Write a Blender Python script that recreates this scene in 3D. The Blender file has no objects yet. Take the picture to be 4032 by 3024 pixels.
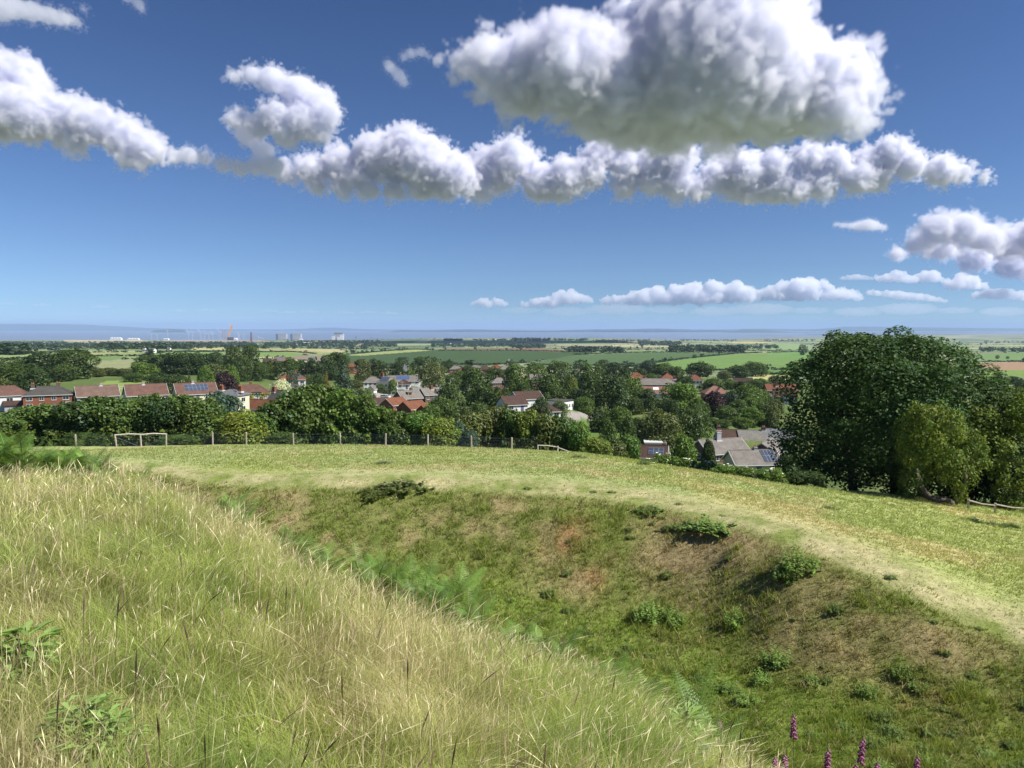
import bpy, bmesh, math, random, time
import numpy as np
from mathutils import Vector, Matrix
T0 = time.time()
C = bpy.context.scene
COL = C.collection
F = 3030.0; CX = 2016.0; CY = 1512.0; PIT = math.radians(4.19); ZC = 118.0   # the lens, in photograph pixels; eye height above the sea
R_ = math.radians
# ------------------------------------------------------------------ helpers
def P(px, py, Y):
    """the point Y metres in front of the camera that lies on the sight line through photograph pixel (px, py)"""
    u = (px - CX) / F; v = (py - CY) / F
    d = np.array([u, math.cos(PIT) - v * math.sin(PIT), -math.sin(PIT) - v * math.cos(PIT)])
    d = d / d[1] * Y
    return np.array([d[0], d[1], d[2] + ZC])
def proj(x, y, z):
    z = z - ZC
    dep = y * math.cos(PIT) - z * math.sin(PIT)
    dn = -y * math.sin(PIT) - z * math.cos(PIT)
    return CX + F * x / dep, CY + F * dn / dep
_r = np.random.RandomState(7)
PERM = np.concatenate([_r.permutation(256)] * 3).astype(np.int64)
GR = _r.normal(size=(256, 3)); GR /= np.linalg.norm(GR, axis=1)[:, None]
def noise(p):
    p = np.asarray(p, float); i = np.floor(p).astype(np.int64); f = p - i; i &= 255
    w = f * f * f * (f * (f * 6 - 15) + 10); out = 0
    for dx in (0, 1):
        for dy in (0, 1):
            for dz in (0, 1):
                h = PERM[PERM[PERM[(i[:, 0] + dx) & 255] + ((i[:, 1] + dy) & 255)] + ((i[:, 2] + dz) & 255)]
                q = f - np.array([dx, dy, dz])
                wt = (w[:, 0] if dx else 1 - w[:, 0]) * (w[:, 1] if dy else 1 - w[:, 1]) * (w[:, 2] if dz else 1 - w[:, 2])
                out = out + wt * (GR[h] * q).sum(1)
    return out * 1.4
def n2(x, y, s, k=0.0, octs=3):
    x = np.asarray(x, float).ravel(); y = np.asarray(y, float).ravel()
    out = 0; a = 1.0; t = 0
    for o in range(octs):
        out = out + a * noise(np.stack([x / s + k, y / s - k, np.full_like(x, k * 1.7 + o * 9.1)], 1)); t += a; a *= .5; s /= 2.1
    return out / t * 1.3
def mesh(name, v, f, mats=(), smooth=False, col=None, mi=None):
    me = bpy.data.meshes.new(name); v = np.asarray(v, np.float32).reshape(-1, 3); f = np.asarray(f, np.int32); n = f.shape[1]
    me.vertices.add(len(v)); me.vertices.foreach_set('co', v.ravel())
    me.loops.add(f.size); me.loops.foreach_set('vertex_index', f.ravel())
    me.polygons.add(len(f)); me.polygons.foreach_set('loop_start', np.arange(0, f.size, n, dtype=np.int32))
    me.polygons.foreach_set('loop_total', np.full(len(f), n, np.int32))
    for m in mats: me.materials.append(m)
    if mi is not None: me.polygons.foreach_set('material_index', np.asarray(mi, np.int32))
    if smooth: me.polygons.foreach_set('use_smooth', np.ones(len(f), bool))
    me.update(calc_edges=True)
    if col is not None:
        a = me.color_attributes.new('Col', 'FLOAT_COLOR', 'POINT'); c = np.ones((len(v), 4), np.float32); c[:, :3] = col
        a.data.foreach_set('color', c.ravel())
    return me
def link(name, data, parent=None, loc=None):
    o = bpy.data.objects.new(name, data); COL.objects.link(o)
    if parent is not None: o.parent = parent
    if loc is not None: o.location = loc
    return o
def tag(o, label=None, cat=None, group=None, kind=None):
    if label: o['label'] = label
    if cat: o['category'] = cat
    if group: o['group'] = group
    if kind: o['kind'] = kind
    return o
def thing(name, loc, label, cat, group=None, rz=0.0):
    o = bpy.data.objects.new(name, None); COL.objects.link(o); o.empty_display_size = .2
    o.location = loc; o.rotation_euler = (0, 0, rz)
    return tag(o, label, cat, group)
class MB:
    """collects faces of one part, in the part's own coordinates"""
    def __init__(s): s.v = []; s.f = []; s.m = []
    def add(s, v, f, m=0):
        n = len(s.v); s.v += [tuple(map(float, a)) for a in v]; s.f += [tuple(i + n for i in q) for q in f]; s.m += [m] * len(f); return s
    def box(s, x0, x1, y0, y1, z0, z1, m=0):
        return s.add([(x0, y0, z0), (x1, y0, z0), (x1, y1, z0), (x0, y1, z0), (x0, y0, z1), (x1, y0, z1), (x1, y1, z1), (x0, y1, z1)],
                     [(0, 3, 2, 1), (4, 5, 6, 7), (0, 1, 5, 4), (1, 2, 6, 5), (2, 3, 7, 6), (3, 0, 4, 7)], m)
    def tube(s, pts, rad, n=6, m=0, cap=True):
        pts = [Vector(p) for p in pts]; rad = [rad] * len(pts) if not hasattr(rad, '__len__') else rad
        b = len(s.v); vs = []
        for i, p in enumerate(pts):
            d = (pts[min(i + 1, len(pts) - 1)] - pts[max(i - 1, 0)]).normalized()
            a = d.orthogonal().normalized() if abs(d.z) > .9 else d.cross(Vector((0, 0, 1))).normalized()
            c = d.cross(a)
            for k in range(n):
                t = 2 * math.pi * k / n; vs.append(p + (a * math.cos(t) + c * math.sin(t)) * rad[i])
        fs = [(i * n + k, i * n + (k + 1) % n, (i + 1) * n + (k + 1) % n, (i + 1) * n + k) for i in range(len(pts) - 1) for k in range(n)]
        if cap: fs += [tuple(range(n - 1, -1, -1)), tuple((len(pts) - 1) * n + k for k in range(n))]
        return s.add(vs, fs, m)
    def build(s, name, mats, parent=None, smooth=False, loc=None):
        me = bpy.data.meshes.new(name); me.from_pydata(s.v, [], s.f)
        for m in (mats if isinstance(mats, (list, tuple)) else [mats]): me.materials.append(m)
        me.polygons.foreach_set('material_index', s.m)
        if smooth: me.polygons.foreach_set('use_smooth', np.ones(len(s.f), bool))
        me.update()
        return link(name, me, parent, loc)
# ------------------------------------------------------------------ materials
def newmat(name):
    m = bpy.data.materials.new(name); m.use_nodes = True
    nt = m.node_tree; b = nt.nodes['Principled BSDF']; b.inputs['Roughness'].default_value = .8
    return m, nt, b
def N(nt, typ, **kw):
    n = nt.nodes.new(typ)
    for k, v in kw.items():
        if k in n.inputs: n.inputs[k].default_value = v
        else: setattr(n, k, v)
    return n
MATS = {}
def plain(name, rgb, rough=.75, var=.18, scale=1.5, spec=.3, metal=0.0, streak=None):
    """a weathered paint / tile / brick surface: the colour broken up by two noises in object space"""
    if name in MATS: return MATS[name]
    m, nt, b = newmat(name); b.inputs['Roughness'].default_value = rough; b.inputs['Specular IOR Level'].default_value = spec
    b.inputs['Metallic'].default_value = metal
    tc = N(nt, 'ShaderNodeTexCoord'); mp = N(nt, 'ShaderNodeMapping')
    if streak: mp.inputs['Scale'].default_value = streak
    nt.links.new(tc.outputs['Object'], mp.inputs[0])
    nz = N(nt, 'ShaderNodeTexNoise', Scale=scale, Detail=5.0, Roughness=.65); nt.links.new(mp.outputs[0], nz.inputs['Vector'])
    mr = N(nt, 'ShaderNodeMapRange'); mr.inputs['From Min'].default_value = .3; mr.inputs['From Max'].default_value = .7
    mr.inputs['To Min'].default_value = 1 - var * 1.3; mr.inputs['To Max'].default_value = 1 + var; nt.links.new(nz.outputs['Fac'], mr.inputs[0])
    mx = N(nt, 'ShaderNodeMix', data_type='RGBA', blend_type='MULTIPLY'); mx.inputs[0].default_value = 1
    mx.inputs[6].default_value = (*rgb, 1); nt.links.new(mr.outputs[0], mx.inputs[7]); nt.links.new(mx.outputs[2], b.inputs['Base Color'])
    MATS[name] = m; return m
def tiles(name, rgb, rgb2, row=.32, lichen=None):
    """roof tiles: courses across the slope, each tile a little different, patches of weathering"""
    if name in MATS: return MATS[name]
    m, nt, b = newmat(name); b.inputs['Roughness'].default_value = .8; b.inputs['Specular IOR Level'].default_value = .25
    tc = N(nt, 'ShaderNodeTexCoord'); sx = N(nt, 'ShaderNodeSeparateXYZ'); nt.links.new(tc.outputs['Object'], sx.inputs[0])
    cb = N(nt, 'ShaderNodeCombineXYZ'); nt.links.new(sx.outputs[0], cb.inputs[0]); nt.links.new(sx.outputs[2], cb.inputs[1])
    br = N(nt, 'ShaderNodeTexBrick', Scale=1.0); br.inputs['Brick Width'].default_value = .33; br.inputs['Row Height'].default_value = row * .5
    br.inputs['Mortar Size'].default_value = .018; br.inputs['Color1'].default_value = (*rgb, 1); br.inputs['Color2'].default_value = (*rgb2, 1)
    br.inputs['Mortar'].default_value = (*[c * .45 for c in rgb], 1); nt.links.new(cb.outputs[0], br.inputs['Vector'])
    nz = N(nt, 'ShaderNodeTexNoise', Scale=.55, Detail=6.0, Roughness=.7); nt.links.new(tc.outputs['Object'], nz.inputs['Vector'])
    mr = N(nt, 'ShaderNodeMapRange'); mr.inputs['From Min'].default_value = .3; mr.inputs['From Max'].default_value = .7
    mr.inputs['To Min'].default_value = .72; mr.inputs['To Max'].default_value = 1.2; nt.links.new(nz.outputs['Fac'], mr.inputs[0])
    mx = N(nt, 'ShaderNodeMix', data_type='RGBA', blend_type='MULTIPLY'); mx.inputs[0].default_value = 1
    nt.links.new(br.outputs['Color'], mx.inputs[6]); nt.links.new(mr.outputs[0], mx.inputs[7]); out = mx.outputs[2]
    if lichen:
        n3 = N(nt, 'ShaderNodeTexNoise', Scale=1.6, Detail=6.0, Roughness=.7); nt.links.new(tc.outputs['Object'], n3.inputs['Vector'])
        m3 = N(nt, 'ShaderNodeMapRange'); m3.inputs['From Min'].default_value = .5; m3.inputs['From Max'].default_value = .65; nt.links.new(n3.outputs['Fac'], m3.inputs[0])
        m4 = N(nt, 'ShaderNodeMix', data_type='RGBA'); nt.links.new(m3.outputs[0], m4.inputs[0]); nt.links.new(out, m4.inputs[6]); m4.inputs[7].default_value = (*lichen, 1); out = m4.outputs[2]
    nt.links.new(out, b.inputs['Base Color']); MATS[name] = m; return m
def leafmat(name, objcol=True, rgb=(1, 1, 1), trans=.28, rough=.5, spec=.3, gloss=None):
    """leaves: the object's own colour times the variation stored in the leaf, lit through as well as on the face"""
    if name in MATS: return MATS[name]
    m, nt, b = newmat(name); b.inputs['Roughness'].default_value = rough; b.inputs['Specular IOR Level'].default_value = spec
    at = N(nt, 'ShaderNodeAttribute', attribute_name='Col')
    mx = N(nt, 'ShaderNodeMix', data_type='RGBA', blend_type='MULTIPLY'); mx.inputs[0].default_value = 1
    if objcol:
        oi = N(nt, 'ShaderNodeObjectInfo'); nt.links.new(oi.outputs['Color'], mx.inputs[6])
    else: mx.inputs[6].default_value = (*rgb, 1)
    nt.links.new(at.outputs['Color'], mx.inputs[7]); nt.links.new(mx.outputs[2], b.inputs['Base Color'])
    tr = N(nt, 'ShaderNodeBsdfTranslucent'); mt = N(nt, 'ShaderNodeMix', data_type='RGBA', blend_type='MULTIPLY'); mt.inputs[0].default_value = 1
    nt.links.new(mx.outputs[2], mt.inputs[6]); mt.inputs[7].default_value = (1.25, 1.3, .6, 1); nt.links.new(mt.outputs[2], tr.inputs[0])
    ms = N(nt, 'ShaderNodeMixShader'); ms.inputs[0].default_value = trans; nt.links.new(b.outputs[0], ms.inputs[1]); nt.links.new(tr.outputs[0], ms.inputs[2])
    nt.links.new(ms.outputs[0], nt.nodes['Material Output'].inputs['Surface']); MATS[name] = m; return m
# ------------------------------------------------------------------ the lie of the land
COLS = np.array([-800, 0, 450, 900, 1350, 1800, 2250, 2700, 3150, 3600, 4032, 4800], float)
def row(Ys, zs): return [list(map(float, Ys)) if hasattr(Ys, '__len__') else [float(Ys)] * 12, list(map(float, zs))]
brow = row([14, 14, 14, 12.5, 10.5, 9, 7.5, 6, 5, 4.2, 3.6, 3], [-2.76, -2.80, -2.90, -3.42, -3.82, -3.8, -3.6, -3.45, -3.4, -3.3, -3.2, -3.1])
bot = row([50, 50, 48, 44, 42, 40.5, 36.5, 34, 28.2, 25.6, 23.4, 20], [-11.6, -11.6, -12, -13, -13.5, -13.5, -14, -14, -13.6, -13.2, -12.8, -12.5])
top = row([57, 57, 56, 51, 49.5, 48, 45.8, 42, 35.6, 30.3, 26.8, 22], [-10.2, -10.2, -10.2, -10.2, -10, -9.9, -9.9, -10, -10.1, -10.4, -11, -11])
foot = [[], []]
for k in range(12):
    zf = bot[1][k] + .9; yf = brow[0][k] + (brow[1][k] - zf) / .67
    foot[0].append(min(yf, bot[0][k] - 3)); foot[1].append(zf)
KN = [row(.3, [-1.62] * 12), row([b * .5 for b in brow[0]], [-1.65 + .4 * (b + 1.65) for b in brow[1]]), brow, foot, bot, top,
      row([t + 6 for t in top[0]], [t - .12 for t in top[1]]),
      row([66, 66, 66, 65, 64, 63, 60, 54, 47, 45, 42, 38], [-10.9] * 5 + [-10.8, -10.8, -10.6, -10.9, -11.6, -12.3, -12.5]),
      row([77, 77, 77, 77, 77, 77, 75, 62, 56, 58, 58, 58], [-11.9, -11.9, -11.9, -11.7, -11.7, -11.9, -12.0, -11.25, -11.6, -12.9, -13.8, -14.5]),
      row([100] * 6 + [98, 88, 84, 86, 86, 86], [-16, -16, -16, -16, -16.5, -17, -19, -19, -19, -19, -19, -19]),
      row(150, [-22, -22.5, -22.5, -23, -24, -25, -25.5, -26, -26, -26, -26, -26]),
      row(300, [-26, -26.5, -25, -27, -30, -33, -32, -30, -31, -32, -32, -32]),
      row(500, [-28, -28, -28, -31, -34, -35, -35, -34, -36, -37, -37, -37]),
      row(850, [-32, -32, -32, -36, -43, -43, -43, -45, -45, -46, -46, -46]),
      row(1250, [-38, -38, -38, -42, -55, -55, -54, -51, -51, -52, -52, -52]),
      row(1700, [-46, -46, -46, -48, -50.5, -51.5, -52, -54, -54, -55, -55, -55]),
      row(2400, [-61, -61, -60, -62, -65, -65, -66, -66, -67, -68, -68, -68]),
      row(3500, [-75, -75, -74, -74, -73, -72, -72, -78, -79, -80, -80, -80]),
      row(5500, [-98, -98, -97, -98, -91, -77, -76, -92, -103, -108, -110, -110]),
      row([7450] * 7 + [7400, 9500, 14000, 15000, 15000], [-118] * 12),
      row([7900] * 7 + [7900, 10100, 14800, 15800, 15800], [-122] * 12),
      row(60000, [-125] * 12)]
KY = np.array([k[0] for k in KN]).T; KZ = np.array([k[1] for k in KN]).T         # [column, knot]
TAZ = (COLS - CX) / F; AZC = np.arctan(TAZ); KR = KY * np.sqrt(1 + TAZ ** 2)[:, None]
def pchip(x, y, q):
    h = np.diff(x); d = np.diff(y) / h; m = np.zeros(len(x))
    w1 = 2 * h[1:] + h[:-1]; w2 = h[1:] + 2 * h[:-1]
    ok = d[:-1] * d[1:] > 0
    m[1:-1][ok] = ((w1 + w2)[ok]) / (w1[ok] / d[:-1][ok] + w2[ok] / d[1:][ok]); m[0] = d[0]; m[-1] = d[-1]
    i = np.clip(np.searchsorted(x, q) - 1, 0, len(x) - 2); t = (q - x[i]) / h[i]; t = np.clip(t, 0, 1)
    return (2 * t**3 - 3 * t**2 + 1) * y[i] + (t**3 - 2 * t**2 + t) * h[i] * m[i] + (-2 * t**3 + 3 * t**2) * y[i + 1] + (t**3 - t**2) * h[i] * m[i + 1]
# azimuth grid: fine in front, coarse behind
AZ = np.unique(np.concatenate([np.linspace(-.80, .80, 1150), np.linspace(-math.pi, -.80, 90), np.linspace(.80, math.pi, 90)]))
NR = 820
LR = np.linspace(math.log(.35), math.log(56000), NR); RR = np.exp(LR)
def az_interp(tab):                          # [column, knot] -> [azimuth, knot], smoothed
    a = np.clip(AZ, AZC[0], AZC[-1]); back = np.abs(AZ) > .80
    out = np.stack([pchip(AZC, tab[:, k], a) for k in range(tab.shape[1])], 1)
    wb = np.clip((AZ + math.pi) / (2 * math.pi), 0, 1)
    ends = tab[0][None] * (1 - 0) * .5 + tab[-1][None] * .5
    tb = np.clip((np.abs(AZ) - .80) / (math.pi - .80), 0, 1)[:, None]
    return np.where(back[:, None], out * (1 - tb) + ends * tb, out)
GKR = az_interp(KR); GKZ = az_interp(KZ)
HG = np.empty((len(AZ), NR))
for i in range(len(AZ)): HG[i] = pchip(np.log(GKR[i]), GKZ[i], LR)
# weathered earthwork: round off the profile where it was cut
_k = np.exp(-np.linspace(-2, 2, 25) ** 2); _k /= _k.sum()
for i in range(len(AZ)):
    q = np.convolve(np.pad(HG[i], 12, mode='edge'), _k, 'valid'); w_ = np.clip((RR - 9) / 6, 0, 1) * np.clip((110 - RR) / 20, 0, 1)
    HG[i] = HG[i] * (1 - w_) + q * w_
GX = np.sin(AZ)[:, None] * RR[None]; GY = np.cos(AZ)[:, None] * RR[None]
# gentle unevenness: tussocky on the earthwork, rolling beyond
_x, _y = GX.ravel(), GY.ravel(); rr_ = np.hypot(_x, _y)
def kn(k): return np.repeat(GKR[:, k], NR)
amp = np.interp(rr_, [1, 10, 30, 60, 80, 150, 400, 1500, 6000, 7300, 8000], [.03, .10, .16, .12, .10, .25, .8, 3, 4, 1.0, 0])
onbank = np.clip((rr_ - kn(3)) / 3, 0, 1) * np.clip((kn(5) - rr_) / 2.5, 0, 1)
flat = 1 - .85 * np.clip((rr_ - kn(5)) / 1.5, 0, 1) * np.clip((kn(6) + 4 - rr_) / 4, 0, 1)
big = n2(_x, _y, 900, 3.3, 3) * np.clip((rr_ - 300) / 1500, 0, 1)
HG = HG + ((n2(_x, _y, 3.0, 1.1, 3) * np.minimum(amp, .28) * flat + big * np.where(rr_ > 300, amp, 0)) + onbank * (n2(_x, _y, 1.1, 5.1, 3) * .10 + np.abs(n2(_x, _y, 2.6, 8.1, 2)) * .12)).reshape(HG.shape)
# small grazed hollow of bare red soil on the bank, and the low hummock by the sycamore
PADS = []        # (x, y, z wanted, reach): the ground levelled for each house
def H0(x, y):
    x = np.asarray(x, float); y = np.asarray(y, float)
    a = np.arctan2(x, y); l = np.log(np.maximum(np.hypot(x, y), .36))
    i = np.clip(np.searchsorted(AZ, a) - 1, 0, len(AZ) - 2); t = (a - AZ[i]) / (AZ[i + 1] - AZ[i])
    j = np.clip(((l - LR[0]) / (LR[1] - LR[0])), 0, NR - 1.001); jj = j.astype(int); s = j - jj
    return ((HG[i, jj] * (1 - s) + HG[i, jj + 1] * s) * (1 - t) + (HG[i + 1, jj] * (1 - s) + HG[i + 1, jj + 1] * s) * t) + ZC
_pads = None
def make_pads():
    global _pads
    p = np.array(PADS); _pads = (p[:, 0], p[:, 1], p[:, 2] - H0(p[:, 0], p[:, 1]), p[:, 3])
def H(x, y):
    x = np.asarray(x, float); y = np.asarray(y, float); h = H0(x, y)
    if _pads is None: return h
    sh = x.shape; xf = x.ravel(); yf = y.ravel(); num = np.zeros(len(xf)); den = np.zeros(len(xf))
    rf = np.hypot(xf, yf); sel = np.where((rf > 90) & (rf < 1500))[0]; xs, ys = xf[sel], yf[sel]; nu = np.zeros(len(sel)); de = np.zeros(len(sel))
    for a, b, dz, s in zip(*_pads):
        w = np.exp(-(((xs - a) ** 2 + (ys - b) ** 2) / (s * s)) ** 1.5); nu += w * dz; de += w
    num[sel] = nu / np.maximum(de, 1)
    return h + num.reshape(sh)
def hz(x, y): return float(H(np.array([x]), np.array([y]))[0])
def ground(px, py, y0=60, y1=9000):
    """first ground point beyond y0 on the sight line through a pixel"""
    Y = np.exp(np.linspace(math.log(y0), math.log(y1), 900)); a = P(px, py, 1.0); dz = a[2] - ZC
    X = a[0] * Y; h = H(X, Y); g = ZC + dz * Y - h
    k = np.argmax(g < 0)
    if g[k] >= 0: k = len(Y) - 1
    return X[k], Y[k], h[k]
# ------------------------------------------------------------------ houses
WHITE = lambda: plain('white_render', (.60, .60, .58), .85, .08)
CREAM = lambda: plain('cream_render', (.55, .50, .36), .85, .08)
GREYR = lambda: plain('grey_render', (.30, .30, .31), .85, .10)
BRICK = lambda: plain('orange_brick', (.20, .075, .042), .85, .22, 3.0)
DBRICK = lambda: plain('brown_brick', (.12, .075, .06), .85, .22, 3.0)
PAINT = lambda: plain('white_paint', (.62, .62, .60), .4, .03)
GLASS = lambda: plain('window_glass', (.025, .032, .04), .08, .2, .7, .6)
SOLAR = lambda: plain('solar_cells', (.05, .065, .10), .35, .15, .4, .3)
SOLARB = lambda: plain('blue_solar_cells', (.04, .08, .20), .3, .15, .5, .5)
LEAD = lambda: plain('lead_flashing', (.5, .5, .5), .6, .1)
POT = lambda: plain('chimney_pot', (.35, .16, .09), .8, .15)
RED = lambda: tiles('red_brown_tiles', (.150, .080, .060), (.118, .064, .050))
BROWN = lambda: tiles('brown_tiles', (0.077, 0.043, 0.030), (0.065, 0.037, 0.028))
ORANGE = lambda: tiles('orange_tiles', (0.190, 0.075, 0.037), (0.155, 0.060, 0.033))
PINK = lambda: tiles('pinkish_tiles', (0.230, 0.125, 0.090), (0.200, 0.105, 0.075))
GREY = lambda: tiles('grey_tiles', (0.083, 0.075, 0.065), (0.070, 0.065, 0.058))
SLATE = lambda: tiles('slate_tiles', (.16, .165, .17), (.13, .135, .14))
PALE = lambda: tiles('pale_grey_tiles', (0.200, 0.180, 0.155), (0.170, 0.155, 0.135))
TAN = lambda: tiles('grey_brown_tiles', (.20, .178, .155), (.165, .148, .13))
LICH = lambda: tiles('lichened_tiles', (.18, .175, .17), (.15, .15, .15), lichen=(.21, .18, .085))
TAN2 = lambda: tiles('faded_brown_tiles', (.165, .105, .08), (.135, .088, .068))
HS = []
def house(px, pr, Y, w, d, e, rise, yaw, typ, wall, roof, label, chim=(), win=None, solar=None, solb=False, name='house', cat='house', group=None, extra=None, barge=None, brick_chim=None, yard=True, tone=None):
    HS.append(dict(px=px, pr=pr, Y=Y, w=w, d=d, e=e, rise=rise, yaw=R_(yaw), typ=typ, wall=wall, roof=roof, label=label, chim=chim, win=win or {}, solar=solar, solb=solb, name=name, cat=cat, group=group, extra=extra, barge=barge, bc=brick_chim, yard=yard))
SEMI = {'F': 4, 'R': 1, 'B': 3}; BUNG = {'F': 3, 'L': 1, 'R': 1}; DET = {'F': 3, 'L': 2, 'R': 2}
house(-20, 1520, 240, 18, 8, 5, 2.9, 35, 'hip', WHITE, RED, 'white rendered semi with hipped red-brown roof and lean-to, at the left edge', win={'F': 5}, chim=[(-3, .6)], extra='leanto')
house(192, 1520, 240, 13, 8, 4.8, 2.5, 25, 'hip', BRICK, GREY, 'orange brick house with grey hipped roof and two dark chimneys', chim=[(-4.2, -.6), (2.6, .2)], win=SEMI, brick_chim=DBRICK, extra='porch')
house(380, 1517, 245, 11.8, 8, 2.5, 3.0, 35, 'gable', GREYR, TAN2, 'bungalow with brown roof and plain grey gable, beside the grey-roofed brick house', chim=[(1.2, 0)], win=BUNG, barge=True)
house(572, 1512, 245, 11.8, 8, 2.5, 3.1, 35, 'gable', WHITE, RED, 'bungalow with brown roof and round vent in its pale gable', chim=[(-.6, 0)], win=BUNG, barge=True, extra='vent')
house(766, 1507, 245, 12, 8, 2.5, 3.1, 35, 'gable', CREAM, RED, 'bungalow with a grey solar array on its brown front roof', chim=[(-.6, 0)], win=BUNG, barge=True, solar=(-3.4, 3.6, .25, .85, 6, 2))
house(912, 1533, 190, 6.2, 5.6, 5, 1.25, -12, 'hip', CREAM, SLATE, 'narrow cream house with low slate hipped roof, half behind the hedge', chim=[(-3.0, .3), (2.7, -.6)], win={'F': 1, 'R': 1}, brick_chim=BRICK)
house(965, 1515, 300, 18, 9, 2.6, 3.0, 18, 'hip', WHITE, RED, 'long white bungalow with red hipped roof behind yellow clipped hedges', chim=[(2, 1.6)], win={'F': 4, 'R': 2}, brick_chim=BRICK, extra='wing')
house(1105, 1536, 226, 5, 5.6, 2.8, 2.5, -28, 'gable', BRICK, GREY, 'small brick house with white bargeboards and tall stack, in front of the white-blossomed tree', chim=[(-2, -.5)], win={'F': 1, 'R': 1}, barge=True, brick_chim=BRICK)
house(1035, 1573, 200, 7.4, 4.8, 2.2, 2.0, -20, 'gable', WHITE, ORANGE, 'low outbuilding with orange tiled roof and white gable end', win={'R': 1}, name='outbuilding', cat='outbuilding')
house(1150, 1466, 345, 11.5, 8.5, 5, 3.0, 15, 'hip', WHITE, ORANGE, 'white two-storey house with orange hipped roof and small solar panels', chim=[(1.6, .4)], win={'F': 4, 'R': 2}, solar=(2.2, 4.2, .25, .6, 3, 1), brick_chim=BRICK)
house(1152, 1508, 310, 4.6, 4.6, 2.4, 1.5, 5, 'hip', GREYR, GREY, 'grey garage with dark pyramid roof below the orange hipped house', name='garage', cat='garage', win={})
house(1468, 1483, 388, 9, 7, 4.8, 2.6, 8, 'hip', WHITE, TAN, 'white wing with brown hipped roof joined to the chimneyed white house', win={'F': 4})
house(1525, 1480, 378, 7.4, 7, 5.4, 2.8, -28, 'hip', WHITE, TAN, 'white house with dark solar roof and tall orange chimney', chim=[(-3.3, .5)], win={'F': 2, 'R': 2}, solar=(-2.4, 2.6, .12, .8, 5, 3), brick_chim=BRICK, extra='tallchim')
house(1590, 1478, 430, 18, 8, 2.6, 2.8, 5, 'gable', WHITE, TAN, 'long low white house with bright blue solar strip on a grey-brown roof', win={'F': 5}, solar=(-4, 3.2, .25, .9, 8, 3), solb=True)
house(1590, 1494, 388, 6.6, 6.6, 2.4, 2.3, 5, 'hip', WHITE, BROWN, 'white garage block with brown hipped roof right of the white chimneyed house', win={'F': 2}, name='garage', cat='garage')
house(1465, 1518, 345, 4, 3, 1.7, 1.4, 80, 'gable', WHITE, TAN, 'little white gabled shed near the silver car', name='shed', cat='shed')
house(1606, 1537, 302, 8.8, 8, 4.4, 2.7, 35, 'gable', DBRICK, PALE, 'brown brick house with pale grey roof and a small dormer', chim=[(1.5, .3)], win=DET, barge=True, extra='dormer')
house(1690, 1527, 332, 8, 7.6, 3, 2.6, 35, 'gable', DBRICK, PALE, 'pale-roofed brick bungalow beside the house with a dormer', chim=[(.8, -.8)], win=BUNG, barge=True, brick_chim=BRICK)
house(1553, 1565, 285, 8.6, 6.8, 4.8, 2.3, 55, 'gable', BRICK, ORANGE, 'red brick gabled house with two white windows, leftmost of three with orange roofs', win={'L': 2, 'F': 2}, barge=True)
house(1624, 1578, 266, 8.6, 6.8, 4.8, 2.3, 53, 'gable', BRICK, ORANGE, 'red brick gabled house with dark windows, middle of three with orange roofs', win={'L': 2, 'F': 1}, extra='darkwin')
house(1696, 1592, 252, 8.4, 6.8, 4.8, 2.3, 53, 'gable', BRICK, ORANGE, 'red brick gabled house half behind a tree, rightmost of three with orange roofs', chim=[(1.5, .4)], win={'L': 1}, brick_chim=BRICK)
house(1490, 1566, 300, 7, 5, 3.6, 2.2, 25, 'gable', CREAM, BROWN, 'cream gabled house with brown roof behind the leftmost orange-roofed house', win={'R': 1}, barge=True)
house(1965, 1487, 405, 9, 7, 5, 2.4, 15, 'hip', BRICK, TAN, 'brick house with grey-brown hipped roof between two big trees', chim=[(-1, .4), (3, .2)], win=SEMI)
house(2122, 1473, 435, 10.5, 7, 4.6, 2.4, 5, 'gable', BRICK, PALE, 'brick house with pale roof mostly hidden behind trees', chim=[(4, .2)], win=SEMI)
house(2072, 1540, 242, 8.6, 7, 3.4, 2.0, 25, 'gable', WHITE, BROWN, 'white school block with wide brown gabled roof', win={'F': 2, 'R': 1}, barge=True, name='school_building', cat='building')
house(2140, 1581, 224, 7.6, 7.6, 2.5, 2.6, 20, 'hip', WHITE, BROWN, 'low white school hall with brown pyramid roof', win={'F': 3, 'R': 2}, name='school_building', cat='building')
house(2016, 1558, 229, 7, 7, 2.6, 2.2, 25, 'gable', WHITE, BROWN, 'low brown-roofed school wing on the left of the pyramid roof', win={'F': 2}, name='school_building', cat='building')
house(2205, 1574, 250, 6.4, 6.4, 2.9, .25, -35, 'flat', WHITE, GREY, 'white flat-roofed classroom hut with four small dark windows', win={'R': 4}, name='classroom_hut', cat='hut', extra='darkwin')
house(2583, 1490, 336, 18, 7, 4.9, 2.4, -3, 'hip', BRICK, TAN, 'brick terrace with long grey hipped roof and a row of white windows', chim=[(-5.2, .4), (1.8, .4), (8, .4)], win={'F': 7}, name='terrace_row', cat='terrace', brick_chim=DBRICK)
house(2507, 1466, 392, 9.4, 9, 5, 3.0, 0, 'hip', BRICK, ORANGE, 'red hipped roof house behind the left end of the brick terrace', chim=[(-.5, .3)], win=SEMI, brick_chim=DBRICK)
house(2628, 1470, 394, 8.6, 8.6, 5, 2.9, 0, 'hip', BRICK, ORANGE, 'red hipped roof house behind the right end of the brick terrace', chim=[(0, .3)], win=SEMI, brick_chim=DBRICK)
house(2573, 1521, 306, 10.5, 7, 2.6, 2.3, -4, 'gable', WHITE, PINK, 'low house with pinkish roof and white-framed skylight in front of the terrace', win={'F': 3}, extra='skylight')
house(2738, 1475, 422, 7.4, 7, 5, 2.8, -8, 'hip', WHITE, ORANGE, 'white house with dark orange hipped roof behind a bushy tree', chim=[(-1, .3)], win=SEMI, brick_chim=DBRICK)
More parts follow.
